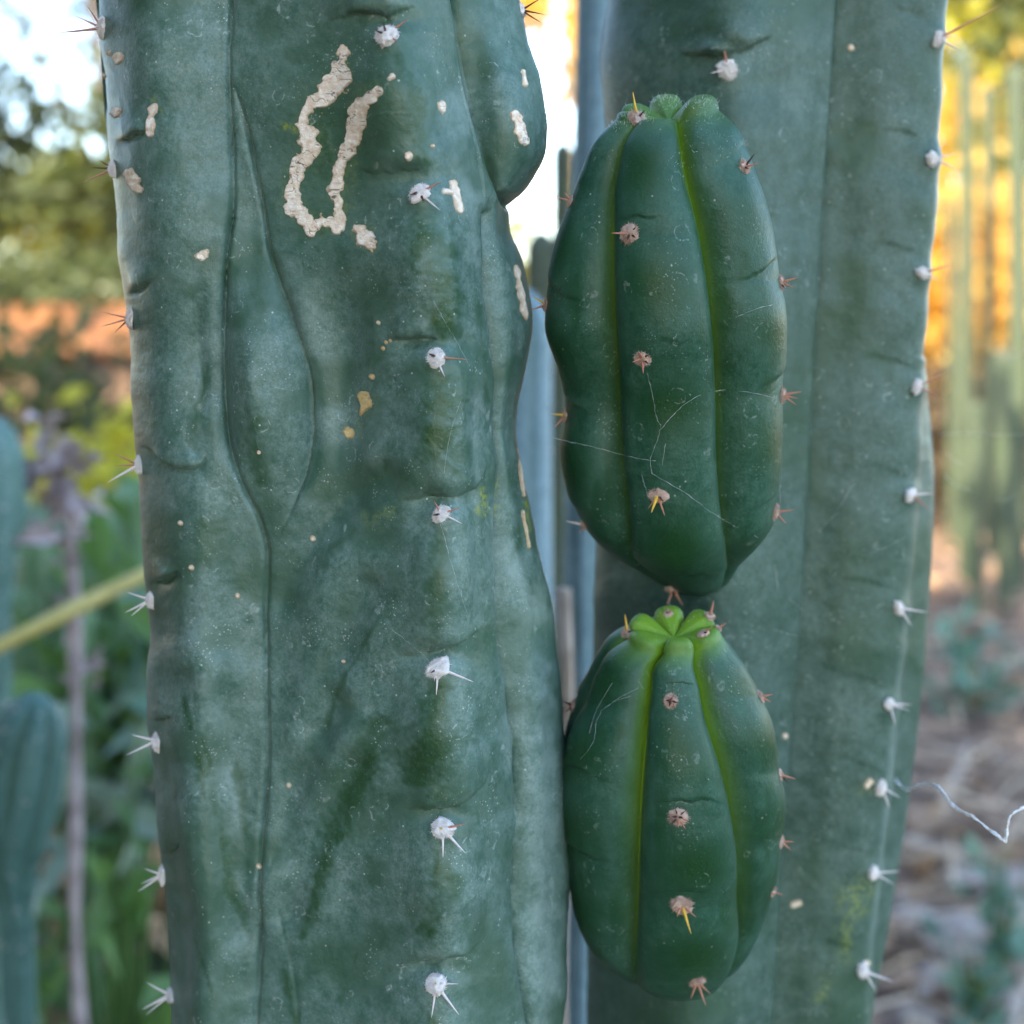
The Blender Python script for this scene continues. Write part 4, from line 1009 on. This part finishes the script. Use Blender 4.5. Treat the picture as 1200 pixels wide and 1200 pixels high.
# --- leafy things
def leaf_quads(C, size, rg, bend=.25, aspect=.5, up=0.0):
    n = len(C)
    d = rg.randn(n, 3); d[:, 2] += up; d /= np.linalg.norm(d, axis=1)[:, None]
    s = np.cross(d, rg.randn(n, 3)); s /= np.linalg.norm(s, axis=1)[:, None]
    nn = np.cross(d, s); L = (size*(.6+.8*rg.rand(n)))[:, None]
    w = L*aspect
    V = np.stack([C, C+d*L*.5-s*w*.5+nn*L*bend*.3, C+d*L+nn*L*bend*-.1, C+d*L*.5+s*w*.5+nn*L*bend*.3], 1)
    return V.reshape(-1, 3), np.arange(n*4).reshape(-1, 4)
def tree(label, foot, h, rx, rz, n, leaf, mat, seed, trunk_r=.09, crown_z=None, clumps=26, group='trees behind the garden', rings=None, lowcut=None):
    rg = np.random.RandomState(seed)
    foot = np.array(foot, float); root = thing('tree', foot, label, 'tree', group)
    cz = crown_z or h*.62
    b = Bag()
    top = np.array([rg.uniform(-.2, .2), rg.uniform(-.2, .2), cz])
    tt = np.linspace(0, 1, 8)[:, None]
    b.add(*tube(np.array([[0, 0, -.1]])*(1-tt)+top*tt+np.array([[.1, .05, 0]])*np.sin(tt*4), np.interp(tt[:, 0], [0, 1], [trunk_r, trunk_r*.45]), 8))
    cc = []
    for k in range(clumps):
        v = rg.randn(3); v /= np.linalg.norm(v); v *= rg.rand()**.4
        c = np.array([0, 0, cz])+v*np.array([rx, rx, rz]); cc.append(c)
        if k < 14:
            s0 = top*rg.uniform(.45, .95); m = (s0+c)/2+rg.randn(3)*.12
            u = np.linspace(0, 1, 6)[:, None]
            b.add(*tube(s0*(1-u)**2+2*m*u*(1-u)+c*u*u, np.interp(u[:, 0], [0, 1], [trunk_r*.35, trunk_r*.08]), 5))
    link('trunk', b.mesh('trunk', M['bark']), root)
    cc = np.array(cc); pick = rg.randint(0, clumps, n)
    cr = np.array([rx, rx, rz])*.34
    C = cc[pick]+np.clip(rg.randn(n, 3), -2, 2)*cr*(.5+.7*rg.rand(clumps))[pick][:, None]*.62
    if lowcut: C = C[C[:, 2] > lowcut]
    V, F = leaf_quads(C, leaf, rg)
    link('crown', mesh_np('crown', V, F, mat, False), root)
def gp(px, Y):
    p = W(px, 700, Y); p[2] = -.02; return p
tree('dark leafy tree with open sky gaps behind the shed', gp(-95, 13), 6.2, 1.9, 2.1, 9000, .17, M['leaf_dark'], 21, crown_z=3.7, clumps=22)
tree('dark leafy tree leaning over the shed roof', gp(150, 13), 6.0, 1.9, 1.7, 1300, .15, M['leaf_dark'], 22, crown_z=5.0, clumps=16)
tree('low yellow-green tree glowing behind the dark tree', gp(90, 17), 3.4, 2.2, .55, 5000, .20, M['leaf_yellow'], 23, crown_z=2.35, clumps=22)
tree('sparse orange-leaved tree showing in the bright gap', gp(672, 10), 5.0, .5, 1.2, 1900, .13, M['leaf_orange'], 24, crown_z=3.0, clumps=9)
tree('golden tree behind the row of columns', gp(1210, 12.0), 5.0, 1.5, 1.7, 7000, .16, M['leaf_yellow'], 25, crown_z=2.9, clumps=30)
tree('orange-brown bush right behind the row of columns', gp(1120, 8.0), 2.4, .9, .75, 5200, .11, M['leaf_orange'], 26, crown_z=1.15, clumps=30, trunk_r=.05)
tree('low brown bush added to darken the shadowed gaps behind the row of columns', gp(1165, 7.0), 1.1, .8, .38, 4200, .09, M['leaf_brown'], 35, crown_z=.48, clumps=30, trunk_r=.03)  # dark leaves stand in for the shadow between the lower columns
tree('low golden bush at the foot of the golden tree', gp(1215, 10.6), 2.0, 1.0, .7, 4200, .12, M['leaf_yellow'], 29, crown_z=1.0, clumps=26, trunk_r=.05)
tree('dark green tree topping the golden trees', gp(1240, 11), 5.0, 1.2, .8, 4500, .16, M['leaf_dark'], 27, crown_z=3.5, clumps=18)
tree('big unseen tree added to block the sun', (-2.3, -3.6, -.02), 6.5, 2.0, 1.8, 14000, .2, M['leaf_dark'], 28, crown_z=3.7, clumps=40, trunk_r=.16)  # added behind the camera, out of view, to shade the cacti
tree('second unseen tree added to block the sun, behind the big one', (-2.6, -6.2, -.02), 8.0, 2.4, 2.0, 14000, .22, M['leaf_dark'], 31, crown_z=5.6, clumps=40, trunk_r=.18)  # also unseen, added to keep direct sun off the cacti
tree('third unseen tree added to block the sun, apart from the other two', (.4, -6.0, -.02), 7.0, 2.2, 2.0, 12000, .22, M['leaf_dark'], 32, crown_z=5.2, clumps=36, trunk_r=.16)  # unseen crown added to widen the sun block
tree('olive tree standing behind the weathered column', gp(300, 12), 4.5, 1.5, 1.3, 4200, .17, M['leaf_dark'], 36, crown_z=2.1, clumps=24)
tree('yellow-green tree between the two big columns and the shed', gp(470, 14), 4.5, 1.5, 1.2, 3600, .18, M['leaf_yellow'], 37, crown_z=2.0, clumps=22)
tree('dark round tree hidden by the dusty column', gp(850, 13), 4.5, 1.5, 1.3, 4200, .17, M['leaf_dark'], 38, crown_z=2.1, clumps=24)
tree('golden round tree hidden by the dusty column', gp(985, 11), 4.5, 1.1, 1.2, 3600, .15, M['leaf_orange'], 39, crown_z=1.9, clumps=22)
tree('low dark bush behind the shed roof', gp(20, 9.0), 1.6, 1.5, .24, 3600, .09, M['leaf_dark'], 34, crown_z=1.24, clumps=34, trunk_r=.05)
tree('wide dark unseen tree added to block sky light from the left', (-4.4, -.9, -.02), 6.0, 1.9, 2.0, 10000, .2, M['leaf_dark'], 30, crown_z=3.4, clumps=34, trunk_r=.15)  # out of view, added to dim the light on the stems' left sides

def shade_hedge():  # leafy block with solid core, added out of view to cut sky light
    rg = np.random.RandomState(77); f = np.array([-1.75, -.6, -.02])
    root = thing('shade_hedge', f, 'unseen dark leafy hedge closing the garden on the shady side', 'shade_hedge')
    V, F = box((0, 0, 1.35), (.7, 4.0, 2.7)); link('light_block_core', mesh_np('light_block_core', V, F, M['bark'], False), root)
    n = 9000; C = (rg.rand(n, 3)-.5)*np.array([1.0, 4.3, 3.0])+np.array([0, 0, 1.5])
    k = (np.abs(C[:, 0]) > .30) | (np.abs(C[:, 1]) > 1.95) | (C[:, 2] > 2.65)
    V, F = leaf_quads(C[k], .11, rg); link('leaves', mesh_np('leaves', V, F, M['leaf_dark'], False), root)
shade_hedge()

# low shed
def shed():
    Y = 6.5; x0, x1 = W(-330, 400, Y)[0], W(152, 400, Y)[0]
    c = (x0+x1)/2; wd = x1-x0
    root = thing('garden_shed', (c, Y+.6, 0), 'low timber garden shed with a rusty orange sheet roof', 'shed')
    roof = Bag()
    n = 26
    xs = np.linspace(-wd/2-.08, wd/2+.08, n*4); z = .012*np.sin(np.arange(n*4)*math.pi/2)
    for (dy, zz) in ((0, 0),):
        V = np.concatenate([np.stack([xs, 0*xs-.72, .905+z], -1), np.stack([xs, 0*xs+.80, 1.14+z], -1)])
        m = len(xs); i = np.arange(m-1)
        roof.add(V, np.stack([i, i+1, i+1+m, i+m], -1))
        roof.add(V+np.array([0, 0, -.02]), np.stack([i+m, i+1+m, i+1, i], -1))
    link('roof', roof.mesh('roof', M['rust'], False), root)
    k = int(wd/.14)
    pm = {}
    for i in range(k):
        x = -wd/2+(i+.5)*wd/k
        if i % 5 == 3: continue
        me = pm.get(i % 3)
        if not me:
            V, F = box((0, 0, 0), (wd/k-.014, .02, .86)); me = mesh_np('plank', V, F, M['wood_dark' if i % 3 else 'wood'], False); pm[i % 3] = me
        link('plank', me, root, (x, -.6+.006*(i % 2), .43))
    for z in (.28, .74):
        V, F = box((0, 0, 0), (wd, .04, .07)); link('rail', mesh_np('rail', V, F, M['wood'], False), root, (0, -.57, z))
    for x in (-wd/2+.04, 0, wd/2-.04):
        V, F = box((0, 0, 0), (.08, .08, .92)); link('post', mesh_np('post', V, F, M['wood'], False), root, (x, -.52, .44))
    V, F = box((0, 0, 0), (wd, .03, 1.08)); link('back_wall', mesh_np('back_wall', V, F, M['wood_dark'], False), root, (0, .62, .53))
shed()

# weeds and leafy plants on the left
def weed(label, px, py, Y, n, size, spread, height, mat, seed, group=None, name='leafy_weed'):
    rg = np.random.RandomState(seed)
    top = W(px, py, Y); foot = np.array([top[0], Y, -.01])
    root = thing(name, foot, label, 'plant', group)
    h = top[2]
    b = Bag(); C = []
    for k in range(7):
        a = rg.rand()*6.28; tip = np.array([math.cos(a)*spread*rg.rand(), math.sin(a)*spread*rg.rand(), h*(.7+.3*rg.rand())])
        u = np.linspace(0, 1, 7)[:, None]; P = tip*u*np.array([1, 1, 1])+np.array([0, 0, .02])*np.sin(u*3)
        b.add(*tube(P, .004*(1.2-u[:, 0]), 5))
        m = n//7; t = (1-height)+height*rg.rand(m)**.8
        C.append(tip*t[:, None]+rg.randn(m, 3)*spread*.22)
    link('stems', b.mesh('stems', M['leaf_green']), root)
    V, F = leaf_quads(np.vstack(C), size, rg, .3, .45, .4)
    link('leaves', mesh_np('leaves', V, F, mat, False), root)
weed('bright green leafy weed beside the dry grey stalk', 118, 560, 1.75, 120, .085, .12, .4, M['leaf_green'], 41)
weed('blue-green weed under the bamboo cane', 150, 770, 1.75, 110, .08, .12, .3, M['leaf_blue'], 42)
weed('low green weed by the black pots', 105, 880, 1.55, 24, .07, .08, .3, M['leaf_green'], 43)
weed('small dark green weed at the foot of the teal cactus', 58, 1070, 1.45, 60, .05, .06, .5, M['leaf_green'], 44)
weed('broad-leaved weed close to the weathered column', 165, 1175, 1.45, 30, .08, .07, .4, M['leaf_green'], 45)
weed('withered brown plant drooping behind the swollen teal cactus', 96, 935, 1.85, 60, .075, .10, .5, M['leaf_dry'], 53, name='withered_plant')
weed('curled brown dead leaves next to the black pot', 150, 985, 1.95, 26, .09, .06, .3, M['leaf_dry'], 54, name='withered_plant')
weed('pale grey-green broad-leaved weed below the bamboo cane', 120, 790, 1.65, 30, .085, .09, .25, M['leaf_pale'], 55)
weed('leafy shrub with its tips hanging before the shed roof', 50, 368, 4.2, 300, .08, .34, .3, M['leaf_dark'], 56, name='shrub')
weed('dark shrub standing in front of the shed planks', 128, 420, 4.6, 200, .08, .3, .5, M['leaf_brown'], 57, name='shrub')
weed('pale green shrub in front of the shed', 20, 570, 2.7, 110, .09, .18, .35, M['leaf_blue'], 46, name='shrub')
weed('yellow-flecked shrub in front of the shed wall', 105, 478, 3.4, 260, .08, .26, .35, M['leaf_yellow'], 47, name='shrub')
weed('dull green shrub filling behind the bamboo cane', 165, 560, 3.0, 110, .09, .2, .35, M['leaf_green'], 48, name='shrub')
weed('green weed growing in the dry litter beyond the dusty column', 1150, 735, 3.6, 60, .08, .16, .9, M['leaf_blue'], 49)
weed('blue-green seedling in the leaf litter', 1178, 985, 2.05, 40, .06, .06, .9, M['leaf_blue'], 50)
weed('blue-green seedling by the pale stick', 1150, 1090, 1.85, 40, .05, .06, .9, M['leaf_blue'], 51)
weed('tangle of green weed between the column feet', 676, 1160, 1.25, 50, .035, .05, .9, M['leaf_green'], 52)

def pot(label, px, py, Y, r, h, seed):
    Y = gY(py, h); p = W(px, py, Y)                # its rim is at height h, so the row gives the distance
    root = thing('nursery_pot', (p[0], Y, 0), label, 'pot', 'black nursery pots')
    n = 20; th = np.arange(n)/n*2*math.pi
    prof = [(r*.78, 0), (r*.98, h*.93), (r*1.06, h*.93), (r*1.06, h), (r*.97, h), (r*.93, h*.9), (r*.74, .01)]
    V = np.array([[(a*math.cos(t), a*math.sin(t), z) for t in th] for a, z in prof])
    link('pot_wall', mesh_np('pot_wall', V, grid_faces(len(prof), n), M['pot']), root)
    V = np.array([[(a*r*.925*math.cos(t), a*r*.925*math.sin(t), h*.9+.006*math.sin(5*t+a*9+seed)) for t in th] for a in (.01, .5, 1)])
    link('soil', mesh_np('soil', V, grid_faces(3, n), M['soil_dark']), root)
    if seed < 3: return
    rg = np.random.RandomState(seed); b = Bag()
    for k in range(9):
        a = rg.rand()*6.28; l = rg.uniform(.1, .22); u = np.linspace(0, 1, 5)[:, None]
        P = np.array([math.cos(a)*r*.5, math.sin(a)*r*.5, h*.9])+np.array([math.cos(a)*.4, math.sin(a)*.4, 1])*l*u
        V = np.concatenate([P+np.array([-math.sin(a), math.cos(a), 0])*.02*np.sin(u*3), P-np.array([-math.sin(a), math.cos(a), 0])*.02*np.sin(u*3)+1e-4])
        i = np.arange(4); b.add(V, np.stack([i, i+1, i+6, i+5], -1))
    link('seedling', b.mesh('seedling', M['leaf_green']), root)
pot('black plastic nursery pot under the end of the bamboo cane', 140, 728, 0, .17, .28, 1)
pot('black plastic nursery pot sunk in shade next to the weathered column', 140, 1015, 0, .11, .20, 2)
pot('black plastic nursery pot behind the swollen teal cactus', 20, 780, 0, .13, .24, 3)
pot('black plastic nursery pot further back near the shed', 88, 690, 0, .16, .28, 4)

# bamboo cane leaning on the dry stalk
def cane():
    a = W(-330, 918, 1.02); b_ = W(330, 594, 1.20)
    d = (b_-a)/np.linalg.norm(b_-a)
    a = a-d*((a[2]+.01)/d[2]) if d[2] > 0 else a
    t = np.linspace(0, 1, 60)[:, None]; P = a*(1-t)+b_*t
    L = np.linalg.norm(b_-a); rad = .0070*(1-.15*t[:, 0])+.0016*np.exp(-((((t[:, 0]*L) % .22)-.11)/.008)**2)
    root = thing('bamboo_cane', a, 'yellow bamboo cane leaning at a slant against the dry grey stalk', 'cane')
    V, F = tube(P-a, rad, 10); link('culm', mesh_np('culm', V, F, M['bamboo']), root)
cane()
def stalk():
    Y = 1.19; f = foot_of(86, Y)
    root = thing('dry_stalk', f, 'dry grey plant stalk with a shrivelled pale head', 'dead plant')
    t = np.linspace(0, 1, 24); top = W(72, 560, Y)
    P = f+(top-f)*t[:, None]; P[:, 0] += .006*np.sin(t*9)
    V, F = tube(P-f, .0058+.0014*np.sin(t*31), 9); link('stem', mesh_np('stem', V, F, M['dry_stalk']), root)
    rg = np.random.RandomState(8)
    C = (top-f)+rg.randn(36, 3)*np.array([.014, .014, .022])
    V, F = leaf_quads(C, .036, rg, .6, .5); link('dry_head', mesh_np('dry_head', V, F, M['dry_stalk'], False), root)
    for k in range(3):
        c = W(80+6*k, 650+70*k, Y)-f
        V, F = leaf_quads(c+rg.randn(7, 3)*.006, .028, rg, .8, .35); link('withered_leaf', mesh_np('withered_leaf', V, F, M['dry_stalk'], False), root)
stalk()
def brown_stem():
    Y = .72; f = foot_of(664, Y)
    root = thing('dry_stalk', f, 'thin pinkish brown stalk standing behind the smaller shoot', 'dead plant')
    t = np.linspace(0, 1, 20); top = W(660, 690, Y); P = f+(top-f)*t[:, None]; P[:, 0] += .0025*np.sin(t*22)
    V, F = tube(P-f, .0045+.0008*np.sin(t*25), 8); link('stem', mesh_np('stem', V, F, M['stick']), root)
brown_stem()

# ------------------------------------------------------------------ litter, sticks, stones
def litter():
    rg = np.random.RandomState(4)
    n = 8000
    Y = 1.2+7.5*rg.rand(n)**1.3; X = (rg.rand(n)-.5)*(1.6+Y*1.5)
    C = np.stack([X, Y, .005+.03*rg.rand(n)], -1)
    d = np.stack([rg.randn(n), rg.randn(n), .25*rg.randn(n)], -1); d /= np.linalg.norm(d, axis=1)[:, None]
    s = np.cross(d, np.array([0, 0, 1.])+rg.randn(n, 3)*.45); s /= np.linalg.norm(s, axis=1)[:, None]
    nn = np.cross(s, d); nn *= np.sign(nn[:, 2:3]); L = (.05+.07*rg.rand(n))[:, None]; w = L*(.25+.4*rg.rand(n))[:, None]; cu = (rg.rand(n)*.5)[:, None]*L
    V = np.stack([C-d*L*.5+nn*cu*.4, C-s*w*.5+nn*cu*.2, C, C+s*w*.5+nn*cu*.2, C+d*L*.5+nn*cu*.5], 1).reshape(-1, 3)
    i = np.arange(n)[:, None]*5
    F = np.concatenate([i+np.array([0, 1, 2]), i+np.array([0, 2, 3]), i+np.array([1, 4, 2]), i+np.array([2, 4, 3])])
    tag(link('leaf_litter', mesh_np('leaf_litter', V, F, M['leaf_dry'], False)), 'dry brown fallen leaves covering the ground', 'leaf litter', kind='stuff')
litter()
def straw():
    rg = np.random.RandomState(6); n = 2600
    Y = 1.3+5.5*rg.rand(n)**1.2; X = (rg.rand(n)-.5)*(1.6+Y*1.5)
    C = np.stack([X, Y, .02+.03*rg.rand(n)], -1)
    a = rg.rand(n)*6.28; d = np.stack([np.cos(a), np.sin(a), .12*rg.randn(n)], -1)
    s_ = np.stack([-np.sin(a), np.cos(a), .3*rg.randn(n)], -1)
    L = (.06+.16*rg.rand(n))[:, None]; w = (.0025+.004*rg.rand(n))[:, None]
    V = np.stack([C-d*L-s_*w, C-d*L+s_*w, C+s_*w*.9+np.array([0, 0, .01]), C-s_*w*.9+np.array([0, 0, .01]), C+d*L+s_*w*.5, C+d*L-s_*w*.5], 1).reshape(-1, 3)
    i = np.arange(n)[:, None]*6
    F = np.concatenate([i+np.array([0, 1, 2, 3]), i+np.array([3, 2, 4, 5])])
    tag(link('straw', mesh_np('straw', V, F, M['straw'], False)), 'pale dry grass stalks strewn over the litter', 'straw', kind='stuff')
straw()
rg = np.random.RandomState(12)
def stone(px, py, r, seed):
    Y = gY(py); p = W(px, py, Y)
    th = np.linspace(.02, math.pi-.02, 9)[:, None]; ph = np.arange(12)[None, :]/12*2*math.pi
    D = np.stack([np.sin(th)*np.cos(ph), np.sin(th)*np.sin(ph), np.cos(th)+0*ph], -1)
    V = D*(r*(1+.35*fbm(D+seed, 1.4, seed, 3)))[..., None]*np.array([1.1, .9, .6])
    o = link('stone', mesh_np('stone', V, grid_faces(9, 12), M['stone'], False), None, (p[0], p[1], r*.3))
    tag(o, 'pale stone half buried among the dry leaves', 'stone', 'stones in the litter')
for k in range(16):
    stone(1045+rg.rand()*170, 1040+rg.rand()*170, .022+.03*rg.rand(), k)
for k in range(8):
    stone(40+rg.rand()*160, 1000+rg.rand()*200, .02+.025*rg.rand(), 30+k)
def stick(a, b_, r, seed, label, mat='stick'):
    """a, b: photo pixels on the ground"""
    A = W(a[0], a[1], gY(a[1], .03)); B = W(b_[0], b_[1], gY(b_[1], .03))
    t = np.linspace(0, 1, 14)[:, None]; P = A*(1-t)+B*t
    q = np.random.RandomState(seed); P[1:-1] += np.cumsum(q.randn(12, 3), 0)*.006*np.sin(np.linspace(0, 3.14, 12))[:, None]
    P[:, 2] = np.abs(P[:, 2]-.03)*.3+r*.8+.012
    V, F = tube(P-A, r*(1-.4*t[:, 0]), 8)
    o = link('fallen_stick', mesh_np('fallen_stick', V, F, M[mat]), None, A)
    tag(o, label, 'stick')
stick((1060, 1075), (1180, 1072), .011, 1, 'bleached straight stick lying flat on the litter')
stick((1075, 810), (1200, 770), .018, 2, 'long grey-brown stick crossing the litter')
stick((1180, 1230), (1206, 1090), .012, 3, 'pale curved stick pointing away past the seedling')
stick((1100, 960), (1135, 870), .012, 4, 'tan stick lying away from the dusty column')
stick((1060, 985), (1160, 1010), .016, 5, 'reddish brown stick half under dry leaves')
stick((130, 1015), (185, 1000), .016, 6, 'pale brown stick next to the black pot')
stick((660, 1112), (700, 1090), .006, 7, 'short bleached twig seen between the columns')
stick((655, 1180), (700, 1168), .006, 8, 'thin twig lying under the smaller shoot')
